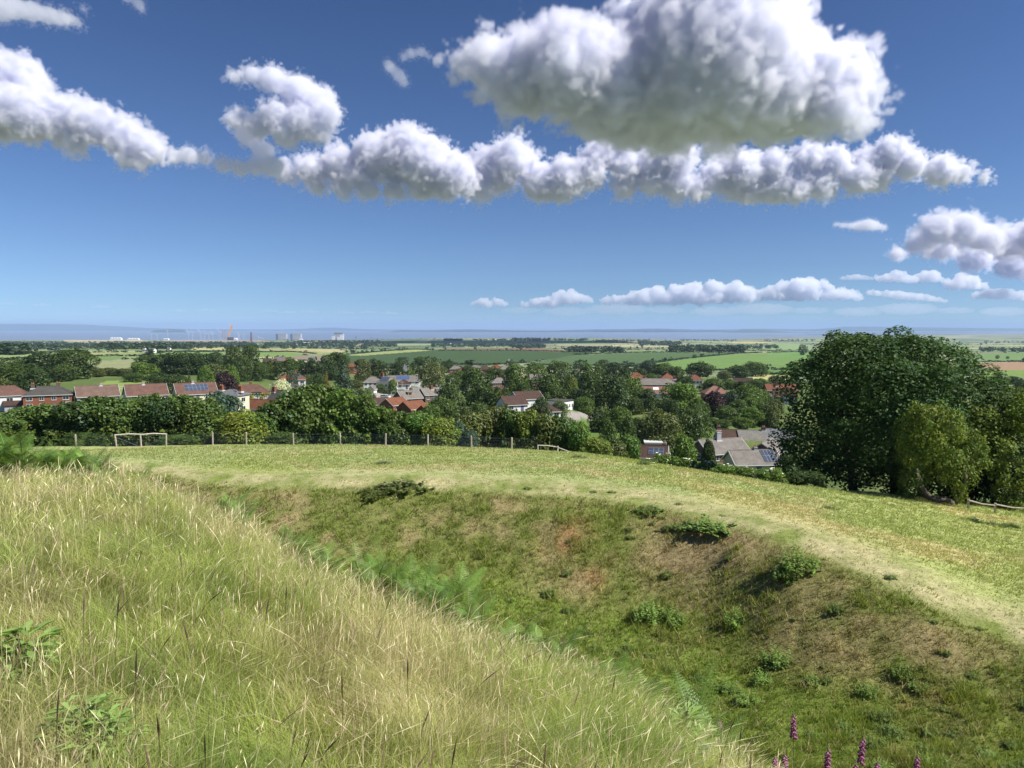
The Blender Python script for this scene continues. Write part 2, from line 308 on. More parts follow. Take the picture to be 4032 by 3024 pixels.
house(2815, 1520, 302, 9.2, 8, 4.6, 2.6, 0, 'hip', BRICK, PINK, 'house with pinkish roof and crossing gable behind the purple-leaved tree', chim=[(0, .8)], win=DET, extra='cross', brick_chim=DBRICK)
house(2925, 1488, 462, 11, 8, 2.6, 3.0, -22, 'gable', BRICK, BROWN, 'dark red-brown gabled roof among the trees left of the tall conifer', win={'F': 2})
house(3072, 1512, 346, 13.5, 7, 5, 2.4, 0, 'gable', BRICK, ORANGE, 'long house with bright red roof just left of the great sycamore', chim=[(-2.0, -1)], win=SEMI)
house(3088, 1533, 326, 9, 7, 4.8, 2.4, -15, 'gable', WHITE, BROWN, 'timber-framed white house with brown roof left of the great sycamore', chim=[(2.6, -.6)], win={'F': 2}, extra='timber')
house(2835, 1727, 165, 10, 7.8, 2.6, 2.4, 18, 'gable', DBRICK, TAN, 'bungalow with wide grey-brown roof and tall chimney below the hill', chim=[(-.6, -.2)], win=BUNG, barge=True, extra='tallchim')
house(2868, 1691, 206, 5.8, 7, 4.6, 2.4, -4, 'gable', CREAM, BROWN, 'brown-roofed half of the semi-detached pair below the hill', chim=[(-2.6, 0)], win={'F': 2})
house(2958, 1693, 205, 6.9, 7, 4.6, 2.4, -4, 'gable', CREAM, LICH, 'lichen-yellowed grey-roofed half of the semi-detached pair below the hill', chim=[(3.2, 0)], win={'F': 2})
house(3020, 1733, 172, 9, 6.6, 2.6, 2.1, 58, 'gable', DBRICK, TAN, 'bungalow with brown brick gable and white bargeboards facing the hill', win={'L': 1}, barge=True)
house(2962, 1771, 143, 8.6, 6.6, 2.6, 2.0, 5, 'gable', CREAM, TAN, 'bungalow with glinting blue solar panels on the right of its roof', chim=[(.6, .1)], win=BUNG, solar=(1.3, 3.8, .1, .95, 4, 2), barge=True)
house(2572, 1752, 152, 5.4, 5, 2.4, 1.9, -15, 'gable', CREAM, BROWN, 'small house with white-framed solar panels on its brown roof', chim=[(2.2, .3)], win={'R': 1}, solar=(-.8, 2.2, .15, .75, 3, 2), barge=True)
house(2572, 1737, 170, 3.6, 3.4, 2.3, .2, -8, 'flat', WHITE, PAINT, 'white flat-roofed garage behind the small solar house', name='garage', cat='garage')
house(2436, 1751, 150, 4.6, 3.6, 2.0, 1.1, -10, 'gable', BRICK, PALE, 'pale-roofed shed half hidden by shrubs at the hill foot', name='shed', cat='shed')
house(3062, 1687, 216, 8, 7, 3, 2.2, -5, 'gable', WHITE, SLATE, 'grey slate roofed house partly behind the sycamore leaves', win={'F': 2})
house(588, 1371, 1000, 15.5, 7, 2.7, 1.9, -6, 'gable', WHITE, TAN, 'lone white farmhouse with two front gables in the fields', win={'F': 4}, extra='twogables', name='farmhouse', cat='farmhouse')
house(666, 1368, 1320, 5, 5, 2.6, 1.6, 0, 'gable', WHITE, TAN, 'tiny white cottage right of the lone farmhouse', win={'F': 2}, name='cottage', cat='cottage')
house(1594, 1434, 520, 5, 5, 4.6, 5.0, 10, 'hip', WHITE, SLATE, 'white house with steep pointed grey roof, like a turret', win={'F': 2})
house(1385, 1430, 540, 9, 7, 4.6, 2.6, 10, 'hip', BRICK, ORANGE, 'orange-roofed house glimpsed between dark trees left of the turret roof', win={'F': 2})
house(1466, 1432, 560, 7, 6, 4.6, 2.6, 0, 'gable', BRICK, BROWN, 'brown-roofed house glimpsed between trees beside the turret roof', win={'F': 2})
house(1062, 1412, 560, 9, 7, 5, 2.6, 10, 'gable', BRICK, BROWN, 'brown-roofed house half lost in trees right of the poplars', chim=[(2, 0)], win={'F': 2})
house(1105, 1404, 590, 8, 7, 5, 3, -10, 'gable', BRICK, TAN, 'tall-chimneyed house half lost in trees right of the poplars', chim=[(-2, 0), (2, 0)], win={'F': 2})
for i, (a, b, y, t) in enumerate([(1795, 1440, 590, TAN), (1832, 1443, 560, ORANGE), (1872, 1437, 610, TAN), (1910, 1441, 575, BROWN), (1952, 1437, 600, ORANGE), (1990, 1440, 580, TAN)]):
    house(a, b, y, 9.5, 7, 4.8, 2.6, [0, 12, -8, 5, 0, 10][i], 'hip', BRICK, t, ['grey-brown roof', 'orange roof', 'grey-brown roof', 'dark brown roof', 'orange roof', 'grey-brown roof'][i] + ', %s of six below the dark green hill' % ['first from left', 'second from left', 'third from left', 'third from right', 'second from right', 'last'][i], chim=[(1, .3)], win={'F': 3}, group='roofs in a row below the dark green hill')
for h in HS:
    p = P(h['px'], h['pr'], h['Y']); h['pos'] = (p[0], p[1], p[2] - h['e'] - h['rise'])
    PADS.append((p[0], p[1], h['pos'][2], max(10.0, .75 * max(h['w'], h['d']))))
make_pads()
def quadslab(mb, a, b, c, d, n, t, m=0):
    """a slab with outer face a b c d and thickness t behind it"""
    a, b, c, d, n = [Vector(q) for q in (a, b, c, d, n)]; o = [q - n * t for q in (a, b, c, d)]
    mb.add([a, b, c, d] + o, [(0, 1, 2, 3), (7, 6, 5, 4), (0, 4, 5, 1), (1, 5, 6, 2), (2, 6, 7, 3), (3, 7, 4, 0)], m)
def window(root, face, u, z, ww, wh, w, d, dark=False):
    """frame and two panes in a wall face; the pane is a piece of the window"""
    fr = MB(); pa = MB(); pr = .06
    fr.box(-ww / 2, ww / 2, -pr, .02, 0, wh); fr.box(-ww / 2 - .08, ww / 2 + .08, -pr - .06, .02, -.08, 0)
    g = .07; n = 2 if ww > .8 else 1; pw = (ww - g * (n + 1)) / n
    for k in range(n): pa.box(-ww / 2 + g + k * (pw + g), -ww / 2 + g + k * (pw + g) + pw, -pr - .012, -pr + .01, g, wh - g)
    o = fr.build('window', plain('dark_frame', (.10, .07, .05), .5) if dark else PAINT(), root)
    if face == 'F': o.location = (u, -d / 2, z)
    elif face == 'B': o.location = (u, d / 2, z); o.rotation_euler.z = math.pi
    elif face == 'L': o.location = (-w / 2, u, z); o.rotation_euler.z = -math.pi / 2
    else: o.location = (w / 2, u, z); o.rotation_euler.z = math.pi / 2
    pa.build('pane', GLASS(), o)
def build_house(h):
    w, d, e, rs, typ = h['w'], h['d'], h['e'], h['rise'], h['typ']; wm, rm = h['wall'](), h['roof']()
    root = thing(h['name'], h['pos'], h['label'], h['cat'], h['group'], h['yaw'])
    ov = .32; hw, hd = w / 2, d / 2; small = h['Y'] > 480
    wl = MB(); rf = MB()
    if typ == 'gable':
        a = e + rs - .16
        v = []
        for x in (-hw, hw): v += [(x, -hd, -1.2), (x, hd, -1.2), (x, hd, e - .1), (x, 0, a - .1), (x, -hd, e - .1)]
        wl.add(v, [(4, 3, 2, 1, 0), (5, 6, 7, 8, 9), (0, 1, 6, 5), (1, 2, 7, 6), (2, 3, 8, 7), (3, 4, 9, 8), (4, 0, 5, 9)])
        sl = rs / hd; t = .2; xo = hw + ov; ye = hd + ov; ze = e - ov * sl + .0
        v = []
        for x in (-xo, xo): v += [(x, -ye, ze), (x, 0, e + rs), (x, ye, ze), (x, ye, ze - t), (x, 0, e + rs - t), (x, -ye, ze - t)]
        rf.add(v, [(0, 1, 7, 6), (1, 2, 8, 7), (2, 3, 9, 8), (3, 4, 10, 9), (4, 5, 11, 10), (5, 0, 6, 11), (0, 5, 4, 1), (1, 4, 3, 2), (6, 7, 10, 11), (7, 8, 9, 10)])
        rf.tube([(-xo + .02, 0, e + rs), (xo - .02, 0, e + rs)], .11, 6)
    elif typ == 'hip':
        wl.box(-hw, hw, -hd, hd, -1.2, e)
        xo, yo = hw + ov, hd + ov; rl = max(.25, hw - hd * .95); t = .18
        top_ = [(-rl, 0, e + rs), (rl, 0, e + rs)]; ev = [(-xo, -yo, e), (xo, -yo, e), (xo, yo, e), (-xo, yo, e)]; lo = [(x, y, e - t + .002) for x, y, _ in ev]
        rf.add(ev + top_ + lo, [(0, 1, 5, 4), (1, 2, 5), (2, 3, 4, 5), (3, 0, 4), (0, 6, 7, 1), (1, 7, 8, 2), (2, 8, 9, 3), (3, 9, 6, 0), (9, 8, 7, 6)])
        rf.tube([top_[0], top_[1]], .11, 6)
        for k, q in ((0, 0), (1, 1), (2, 1), (3, 0)): rf.tube([ev[k], top_[q]], .09, 5)
    else:
        wl.box(-hw, hw, -hd, hd, -1.2, e); rf.box(-hw - .25, hw + .25, -hd - .25, hd + .25, e + .003, e + rs)
    wall = wl.build('wall', wm, root); roof = rf.build('roof', rm, root)
    ext = h['extra']
    if small and not h['win']: return root
    if h['typ'] != 'flat' and not small:      # eaves: gutter line and soffit board
        for s in (-1, 1):
            g = MB(); ye = hd + ov; ze = (e - ov * rs / hd - .2) if typ == 'gable' else e - .2
            g.box(-hw - ov + .02, hw + ov - .02, s * (ye + .06) - .06, s * (ye + .06) + .06, ze + .02, ze + .14)
            g.build('gutter', PAINT(), root)
    if h['barge'] and typ == 'gable':
        sl = rs / hd
        for x in (-hw - ov - .03, hw + ov + .03):
            g = MB()
            for s in (-1, 1):
                a = Vector((x, 0, e + rs - .02)); b = Vector((x, s * (hd + ov), e - ov * sl - .02))
                g.add([a + Vector((-.025, 0, .03)), b + Vector((-.025, 0, .03)), b + Vector((-.025, 0, -.24)), a + Vector((-.025, 0, -.24)),
                       a + Vector((.025, 0, .03)), b + Vector((.025, 0, .03)), b + Vector((.025, 0, -.24)), a + Vector((.025, 0, -.24))],
                      [(0, 1, 2, 3), (7, 6, 5, 4), (0, 4, 5, 1), (1, 5, 6, 2), (2, 6, 7, 3), (3, 7, 4, 0)])
            g.build('bargeboard', PAINT(), root)
    for (cx, cy) in h['chim']:
        g = MB(); big_ = ext == 'tallchim'
        zt = e + rs + (1.5 if big_ else .9) * (1.0 if abs(cy) < .5 * hd else .8); s = .42 if not big_ else .45
        if h['e'] < 3 and not big_ and h['bc'] is None: s = .28; zt = e + rs + .55
        g.box(cx - s * 1.15, cx + s * 1.15, cy - s, cy + s, e, zt); g.box(cx - s * 1.15 - .07, cx + s * 1.15 + .07, cy - s - .07, cy + s + .07, zt - .22, zt - .1)
        g.box(cx - s - .25, cx + s + .25, cy - s - .2, cy + s + .2, e + rs * (1 - abs(cy) / hd) - .5, e + rs * (1 - abs(cy) / hd) - .12, 1)
        for k in (-1, 1): g.tube([(cx + k * s * .5, cy, zt), (cx + k * s * .5, cy, zt + .38)], [.13, .10], 8, 2)
        g.build('chimney', [(h['bc'] or (DBRICK if h['e'] > 3 else GREYR))(), LEAD(), POT()], roof)
    floors = [1.0] if e < 4 else [.9, 3.2]
    if e < 2.3: floors = [.8]
    for face, n in h['win'].items():
        L = w if face in 'FB' else d
        for fz in floors:
            for k in range(n):
                u = (k + .5) / n * L - L / 2; ww = min(1.7 if (k + int(fz)) % 3 == 0 else 1.25, L / n * .6); wh = 1.15 if fz > 2 or e < 4 else 1.3
                if ext == 'darkwin' and h['typ'] == 'flat': ww, wh = .55, .9
                if face == 'F' and k == n // 2 and fz == floors[0] and not small and e > 2.3:
                    o = MB().box(-.48, .48, -.05, .03, 0, 2.05).build('door', plain('door_paint', (.10, .13, .18), .4), root, loc=(u, -hd, .02))
                    MB().box(.30, .36, -.11, -.04, 1.0, 1.06).build('handle', LEAD(), o)
                    continue
                window(root, face, u if face in 'FR' else -u, fz, ww, wh, w, d, ext == 'darkwin')
    if h['solar']:
        x0, x1, v0, v1, nx, ny = h['solar']; g = MB(); hy = hd + (ov if typ == 'hip' else 0); sl = rs / hy if typ == 'hip' else rs / hd
        up = Vector((0, 1, sl)).normalized(); nn = Vector((0, -sl, 1)).normalized(); Ls = math.hypot(hy, rs); o = Vector((0, -hy, e))
        for i in range(nx):
            for j in range(ny):
                xa = x0 + (x1 - x0) * i / nx; xb = x0 + (x1 - x0) * (i + 1) / nx - .0
                va = (v0 + (v1 - v0) * j / ny) * Ls; vb = (v0 + (v1 - v0) * (j + 1) / ny) * Ls
                for q, m, dz in ((0, 1, .10), (.06, 0, .112)):
                    a, b = xa + q, xb - q; c, f = va + q, vb - q
                    quadslab(g, o + Vector((a, 0, 0)) + up * c + nn * dz, o + Vector((b, 0, 0)) + up * c + nn * dz, o + Vector((b, 0, 0)) + up * f + nn * dz, o + Vector((a, 0, 0)) + up * f + nn * dz, nn, .05, m)
        g.build('solar_panel', [SOLARB() if h['solb'] else SOLAR(), plain('panel_frame', (.16, .18, .20), .5)], roof)
    if ext == 'leanto':
        g = MB(); g.box(2, 8.2, -hd - 4.2, -hd, -1.2, 2.3); g.build('extension', GREYR(), root)
        g = MB(); v = [(1.7, -hd - 4.6, 2.25), (8.5, -hd - 4.6, 2.25), (8.5, -hd, 3.4), (1.7, -hd, 3.4)]; quadslab(g, *v, (0, -.26, .966), .15); g.build('extension_roof', BROWN(), root)
    if ext == 'porch':
        g = MB(); g.box(4.2, 6.0, -hd - 1.6, -hd, -1.2, 2.0); g.build('porch', plain('dark_red_wood', (.10, .03, .025), .7), root)
        g = MB(); quadslab(g, (3.9, -hd - 1.9, 2.0), (6.3, -hd - 1.9, 2.0), (6.3, -hd, 2.7), (3.9, -hd, 2.7), (0, -.35, .94), .12); g.build('porch_roof', PALE(), root)
    if ext == 'vent':
        g = MB(); g.tube([(-hw - .02, 0, e + rs * .45), (-hw - .09, 0, e + rs * .45)], .32, 16); g.build('gable_vent', plain('black_vent', (.03, .03, .03), .6), root)
    if ext == 'wing':
        g = MB(); g.box(-6, -1, -hd - 3.2, -hd, -1.2, 2.5); g.build('extension', WHITE(), root)
        g = MB(); xa, xb, y0 = -6.3, -.7, -hd - 3.5; g.add([(xa, y0, 2.5), (xb, y0, 2.5), (xb, -hd + 2, 2.9), (xa, -hd + 2, 2.9), (-3.5, y0 + 2.6, 4.6), (-3.5, -hd + 3, 4.6)], [(0, 1, 4), (1, 2, 5, 4), (3, 0, 4, 5), (2, 3, 5), (3, 2, 1, 0)]); g.build('extension_roof', RED(), root)
    if ext == 'dormer':
        g = MB(); g.box(-1.2, .6, -hd * .62, -hd * .1, e + rs * .3, e + rs * .3 + 1.25); o = g.build('dormer', plain('timber_boards', (.30, .17, .07), .7), roof)
        MB().box(-1.45, .85, -hd * .66, -hd * .05, e + rs * .3 + 1.253, e + rs * .3 + 1.42).build('dormer_roof', PALE(), roof)
        MB().box(-.85, .25, -hd * .62 - .04, -hd * .62 + .02, e + rs * .3 + .35, e + rs * .3 + 1.05).build('dormer_window', GLASS(), roof)
    if ext == 'skylight':
        g = MB(); sl = rs / hd; nn = Vector((0, -sl, 1)).normalized(); up = Vector((0, 1, sl)).normalized(); o = Vector((-.3, -hd, e)) + nn * .14
        quadslab(g, o + up * 1.8, o + up * 1.8 + Vector((2.2, 0, 0)), o + up * 3.4 + Vector((2.2, 0, 0)), o + up * 3.4, nn, .12); g.build('skylight', PAINT(), roof)
        g = MB(); g.add([(-1.9, -hd - .05, e - .4), (-.5, -hd - .05, e - .4), (-1.2, -hd - .05, e + 1.5), (-1.9, -.6, e + .1), (-.5, -.6, e + .1), (-1.2, -.6, e + 1.75)], [(0, 1, 2), (5, 4, 3), (0, 2, 5, 3), (1, 4, 5, 2), (0, 3, 4, 1)]); g.build('white_gable', WHITE(), root)
    if ext == 'cross':
        g = MB(); g.box(-1.2, 3.6, -hd - 2.2, -hd, -1.2, e); g.build('front_wing', BRICK(), root)
        g = MB(); x0, x1, xm, y0 = -1.6, 4.0, 1.2, -hd - 2.5; g.add([(x0, y0, e + .01), (x1, y0, e + .01), (xm, y0 + 2.2, e + rs * .92), (x0, -hd + .2, e + .3), (x1, -hd + .2, e + .3), (xm, -.5, e + rs * .92)], [(0, 1, 2), (0, 2, 5, 3), (1, 4, 5, 2), (3, 5, 4), (0, 3, 4, 1)]); g.build('front_wing_roof', PINK(), root)
    if ext == 'timber':
        g = MB()
        for x in np.linspace(-hw + .3, hw - .3, 8): g.box(x - .1, x + .1, -hd - .05, -hd + .02, .1, e - .1)
        for z in (.1, 2.4, e - .35): g.box(-hw, hw, -hd - .06, -hd + .02, z, z + .2)
        g.build('timber_frame', plain('black_timber', (.03, .025, .02), .7), root)
    if ext == 'twogables':
        for x in (-4, 3.6):
            g = MB(); g.add([(x - 2, -hd - .35, e - .3), (x + 2, -hd - .35, e - .3), (x, -hd - .35, e + 1.7), (x - 2, -.8, e - .3), (x + 2, -.8, e - .3), (x, -.8, e + 1.7)], [(0, 1, 2), (5, 4, 3), (0, 2, 5, 3), (1, 4, 5, 2), (0, 3, 4, 1)]); g.build('front_gable', WHITE(), root)
    return root
for h in HS: build_house(h)
VX = 15.0     # metres of cloud per grid cell, for a cloud of middling size
# ------------------------------------------------------------------ ground sheet with its fields
def inpoly(px, py, poly):
    c = np.zeros(len(px), bool); n = len(poly)
    for i in range(n):
        x1, y1 = poly[i]; x2, y2 = poly[(i + 1) % n]
        if y1 == y2: continue
        c ^= ((y1 > py) != (y2 > py)) & (px < (x2 - x1) * (py - y1) / (y2 - y1) + x1)
    return c
FIELDS = [  # photograph outline of each field one can make out, and its crop colour, the first with a cloud shadow in it
    ([(1300, 1412), (1360, 1398), (1700, 1380), (2000, 1379), (2340, 1388), (2290, 1402), (2090, 1424), (1900, 1442), (1400, 1436)], (.047, .080, .027)),  # dark green hill: the cloud shadow over it is put into the colour
    ([(1360, 1398), (1640, 1376), (1690, 1377), (1700, 1380), (1420, 1401)], (.24, .27, .10)),
    ([(2480, 1446), (2560, 1432), (2700, 1413), (2890, 1394), (3240, 1385), (3260, 1452), (2900, 1457), (2640, 1458)], (.125, .205, .055)),
    ([(2260, 1398), (2560, 1387), (2890, 1389), (2880, 1394), (2700, 1411), (2540, 1431), (2300, 1442), (2080, 1432)], (.070, .115, .042)),
    ([(1690, 1378), (1760, 1372), (2080, 1369), (2230, 1378), (2210, 1386), (2000, 1379)], (.17, .115, .075)),
    ([(2900, 1456), (3260, 1454), (3260, 1470), (2950, 1476), (2880, 1470)], (.10, .17, .05)),
    ([(2970, 1474), (3130, 1478), (3130, 1500), (2960, 1494)], (.34, .33, .13)),
    ([(0, 1396), (140, 1392), (360, 1378), (330, 1390), (120, 1412), (0, 1418)], (.20, .26, .10)),
    ([(340, 1392), (560, 1386), (640, 1388), (500, 1402), (370, 1404)], (.21, .25, .09)),
    ([(330, 1405), (520, 1404), (430, 1420), (330, 1416)], (.13, .20, .065)),
    ([(540, 1404), (640, 1386), (880, 1386), (900, 1400), (760, 1410)], (.15, .22, .075)),
    ([(750, 1371), (890, 1369), (890, 1377), (760, 1378)], (.36, .36, .14)),
    ([(1000, 1372), (1110, 1370), (1350, 1384), (1250, 1394), (1060, 1385)], (.26, .26, .11)),
    ([(1000, 1388), (1130, 1386), (1200, 1398), (1120, 1408), (1010, 1405)], (.14, .21, .06)),
    ([(1100, 1368), (1370, 1381), (1340, 1391), (1180, 1378)], (.34, .31, .15)),
    ([(240, 1337), (420, 1335), (560, 1337), (580, 1344), (400, 1349), (260, 1346)], (.40, .35, .19)),
    ([(640, 1341), (760, 1335), (1010, 1336), (1060, 1344), (800, 1348)], (.32, .27, .20)),
    ([(1480, 1352), (1600, 1344), (1790, 1341), (2000, 1343), (2020, 1350), (1860, 1357), (1560, 1360)], (.22, .28, .13)),
    ([(2150, 1340), (2240, 1336), (2440, 1346), (2400, 1356), (2200, 1352)], (.14, .21, .08)),
    ([(2840, 1349), (2960, 1345), (3060, 1347), (2980, 1353)], (.38, .33, .14)),
    ([(3024, 1350), (3150, 1352), (3230, 1374), (3024, 1378)], (.19, .26, .11)),
    ([(3024, 1390), (3220, 1388), (3220, 1408), (3024, 1404)], (.12, .22, .06)),
    ([(3850, 1428), (4200, 1424), (4200, 1456), (3880, 1458)], (.27, .18, .11)),
    ([(3860, 1458), (4200, 1456), (4200, 1484), (3880, 1486)], (.15, .22, .055)),
    ([(3830, 1392), (4200, 1388), (4200, 1424), (3850, 1426)], (.13, .20, .07)),
    ([(1060, 1351), (1140, 1349), (1140, 1354), (1070, 1355)], (.30, .30, .10)),
    ([(2270, 1640), (2500, 1655), (2520, 1720), (2330, 1760)], (.10, .155, .035)),   # paddock behind the hill-foot trees
    ([(2170, 1622), (2330, 1620), (2400, 1636), (2320, 1650), (2180, 1648)], (.24, .22, .20)),  # school yard
    ([(1440, 1545), (1560, 1540), (1580, 1570), (1420, 1580)], (.28, .25, .22)),    # drive by the car
    ([(1580, 1530), (1860, 1500), (1900, 1530), (1640, 1560)], (.20, .19, .18)),    # road
    ([(420, 1500), (720, 1494), (760, 1540), (300, 1560)], (.18, .24, .065)),       # paddock by the bungalows
]
CELL = 300.0
_cr = np.random.RandomState(11).rand(64, 64, 4)
def cells(x, y):
    """irregular parcels: nearest seed, the distance to the parcel's edge, a random number of the parcel"""
    gx = x / CELL; gy = y / (CELL * .8); ix = np.floor(gx).astype(int); iy = np.floor(gy).astype(int)
    d1 = np.full(len(x), 9e9); d2 = d1.copy(); idn = np.zeros((len(x), 2))
    for a in (-1, 0, 1):
        for b in (-1, 0, 1):
            q = _cr[(ix + a) % 64, (iy + b) % 64]; d = np.hypot(gx - (ix + a + q[:, 0]), gy - (iy + b + q[:, 1]))
            n1 = d < d1; d2 = np.where(n1, d1, np.minimum(d2, d)); idn = np.where(n1[:, None], q[:, 2:], idn); d1 = np.where(n1, d, d1)
    return (d2 - d1) * CELL * .5, idn
xg, yg = GX.ravel(), GY.ravel(); rg = np.hypot(xg, yg)
zg = H(xg, yg)
pxg, pyg = proj(xg, np.where(yg > .1, yg, .1), zg)
def mixc(a, b, t): return a * (1 - t[:, None]) + np.asarray(b)[None] * t[:, None]
def sst(x, a, b):
    t = np.clip((x - a) / (b - a), 0, 1); return t * t * (3 - 2 * t)
def zonecol(x, y, r, k):
    """what grows where on the earthwork: k gives the radii of brow, foot, ditch, bank top, path, field, fence at each point"""
    n_a = n2(x, y, 5.0, 2.2, 4); n_b = n2(x, y, 1.3, 4.4, 3); n_c = n2(x, y, 14.0, 6.6, 2)
    c = np.tile(np.array([.16, .14, .055]), (len(x), 1))
    c = mixc(c, (.145, .195, .034), sst(r, k[3] - 4, k[3]))                                     # ditch: lush
    bank = sst(r, k[4] - 1.0, k[4] + 2.2) * (1 - sst(r, k[5] - 1.2, k[5] + .8))
    bb = mixc(np.tile(np.array([.26, .215, .10]), (len(x), 1)), (.14, .165, .04), sst(n_a * .8 + n_b * .6, -.50, .24))
    bb = mixc(bb, (.30, .22, .13), sst(n_c + n_b * .6, .2, .5) * .55)
    c = c * (1 - bank[:, None]) + bb * bank[:, None]
    c = mixc(c, (.15, .135, .055), sst(n_a, .1, .4) * (1 - bank) * .5 * sst(r, k[3], k[3] + 3) * (1 - sst(r, k[5], k[5] + 1)))
    for sx, sy, sr in SCARS: c = mixc(c, (.36, .175, .10), np.exp(-((x - sx) ** 2 + (y - sy) ** 2) / sr ** 2) * sst(n_b, -.5, .3) * .9)
    path = sst(r, k[5] - .6, k[5] + 1.0); c = mixc(c, (.46, .40, .23), path * sst(n_b * .7 + n_a * .5, -.6, .45) * .85)
    fld = sst(r + n_a * 2.0, k[5] + 2.0, k[5] + 5.5)
    ff = mixc(np.tile(np.array([.305, .345, .135]), (len(x), 1)), (.385, .365, .18), sst(n_a + n_c * .6, -.05, .35))
    ff = mixc(ff, (.28, .32, .10), sst(n_c + n_b * .4, .05, .4))
    ff = mixc(ff, (.29, .325, .10), sst(np.degrees(np.arctan2(x, y)), 19, 27) * .6)
    ff = mixc(ff, (.45, .39, .20), sst(n_c * 1.3 + n_a * .5, .12, .42) * sst(np.degrees(np.arctan2(x, y)), 8, 20) * .7)
    c = c * (1 - fld[:, None]) + ff * fld[:, None]
    return c
SCARS = [(P(a, b, c)[0], c, e) for a, b, c, e in ((2210, 2120, 41.5, 1.0), (2270, 2105, 42.2, .8), (2330, 2250, 38.4, .7), (3640, 2660, 25.2, .7), (3120, 1965, 44, 1.1), (3200, 1990, 42.5, 1.0))]
KV = [kn(i) for i in range(len(KN))]
cg = zonecol(xg, yg, rg, KV)
vill = sst(rg, KV[8] + 1, KV[8] + 6)
vc = mixc(np.tile(np.array([.085, .125, .035]), (len(xg), 1)), (.13, .16, .05), sst(n2(xg, yg, 40, 1.0, 3), -.1, .4))
cg = cg * (1 - vill[:, None]) + vc * vill[:, None]
ed, idn = cells(xg, yg)
pal = np.array([(.12, .18, .075), (.17, .22, .10), (.10, .15, .065), (.24, .26, .13), (.30, .29, .17), (.14, .20, .08), (.19, .155, .11), (.18, .225, .11), (.09, .13, .06), (.33, .31, .18)])
fcol = pal[(idn[:, 0] * 9.99).astype(int)] * (.9 + .2 * idn[:, 1:2])
far = sst(rg, 520, 640); cg = cg * (1 - far[:, None]) + fcol * far[:, None]
front = (yg > 90)
INF = np.zeros(len(xg), bool)
for poly, col in FIELDS:
    m = front & inpoly(pxg, pyg, poly) & (rg > 110)
    if poly[0][1] < 1500 and poly[0][1] > 1360: m &= rg > 500
    if poly[0][1] >= 1490: m &= rg < 600
    cg[m] = col; INF |= m
shore = sst(zg, -.5, 6.0); cg = mixc(cg, (.20, .17, .14), (1 - shore) * (rg > 5000))
cg *= (1 + .10 * n2(xg, yg, 60, 9.0, 3))[:, None]
nA = len(AZ); ii = np.arange(nA)[:, None] * NR + np.arange(NR - 1)[None]; i2 = (np.arange(1, nA + 1) % nA)[:, None] * NR + np.arange(NR - 1)[None]
ii = ii[:-1]; i2 = i2[:-1]   # the seam at +-pi is closed below
fq = np.stack([ii, ii + 1, i2 + 1, i2], -1).reshape(-1, 4)
gm, nt, b = newmat('turf_and_fields'); b.inputs['Roughness'].default_value = .95; b.inputs['Specular IOR Level'].default_value = .1
at = N(nt, 'ShaderNodeAttribute', attribute_name='Col'); tc = N(nt, 'ShaderNodeTexCoord')
def vary(nt, src, vec, scale, det, lo, hi, a=.3, bb=.7):
    nz = N(nt, 'ShaderNodeTexNoise', Scale=scale, Detail=det, Roughness=.7); nt.links.new(vec, nz.inputs['Vector'])
    mr = N(nt, 'ShaderNodeMapRange'); mr.inputs['From Min'].default_value = a; mr.inputs['From Max'].default_value = bb; mr.inputs['To Min'].default_value = lo; mr.inputs['To Max'].default_value = hi
    nt.links.new(nz.outputs['Fac'], mr.inputs[0]); mx = N(nt, 'ShaderNodeMix', data_type='RGBA', blend_type='MULTIPLY'); mx.inputs[0].default_value = 1
    nt.links.new(src, mx.inputs[6]); nt.links.new(mr.outputs[0], mx.inputs[7]); return mx.outputs[2], nz
o1, _z = vary(nt, at.outputs['Color'], tc.outputs['Object'], 2.2, 6, .72, 1.28)
o2, _z = vary(nt, o1, tc.outputs['Object'], 9.0, 4, .72, 1.28)
nt.links.new(o2, b.inputs['Base Color'])
bn = N(nt, 'ShaderNodeTexNoise', Scale=5.0, Detail=6.0, Roughness=.75); nt.links.new(tc.outputs['Object'], bn.inputs['Vector'])
bp = N(nt, 'ShaderNodeBump'); bp.inputs['Strength'].default_value = .8; bp.inputs['Distance'].default_value = .10; nt.links.new(bn.outputs['Fac'], bp.inputs['Height']); nt.links.new(bp.outputs[0], b.inputs['Normal'])
ground_me = mesh('ground', np.stack([xg, yg, zg], 1), fq[:, ::-1], [gm], True, cg)
tag(link('ground', ground_me), kind='structure')
# ------------------------------------------------------------------ sea, far hills, air
sm, nt, b = newmat('estuary_water'); b.inputs['Roughness'].default_value = .38; b.inputs['Specular IOR Level'].default_value = .5
tc = N(nt, 'ShaderNodeTexCoord'); mp = N(nt, 'ShaderNodeMapping'); mp.inputs['Scale'].default_value = (.00016, .0016, 1); nt.links.new(tc.outputs['Object'], mp.inputs[0])
nz = N(nt, 'ShaderNodeTexNoise', Scale=1.0, Detail=5.0, Roughness=.6); nt.links.new(mp.outputs[0], nz.inputs['Vector'])
cr = N(nt, 'ShaderNodeValToRGB'); cr.color_ramp.elements[0].position = .35; cr.color_ramp.elements[0].color = (.12, .17, .25, 1); cr.color_ramp.elements[1].position = .65; cr.color_ramp.elements[1].color = (.19, .21, .26, 1)
nt.links.new(nz.outputs['Fac'], cr.inputs[0]); nt.links.new(cr.outputs[0], b.inputs['Base Color'])
g = MB(); g.add([(-58000, 4200, 0), (58000, 4200, 0), (58000, 58000, 0), (-58000, 58000, 0)], [(0, 1, 2, 3)]); tag(g.build('sea', sm), kind='structure')
hm = plain('far_hills', (.035, .055, .038), .9, .35, .0016)
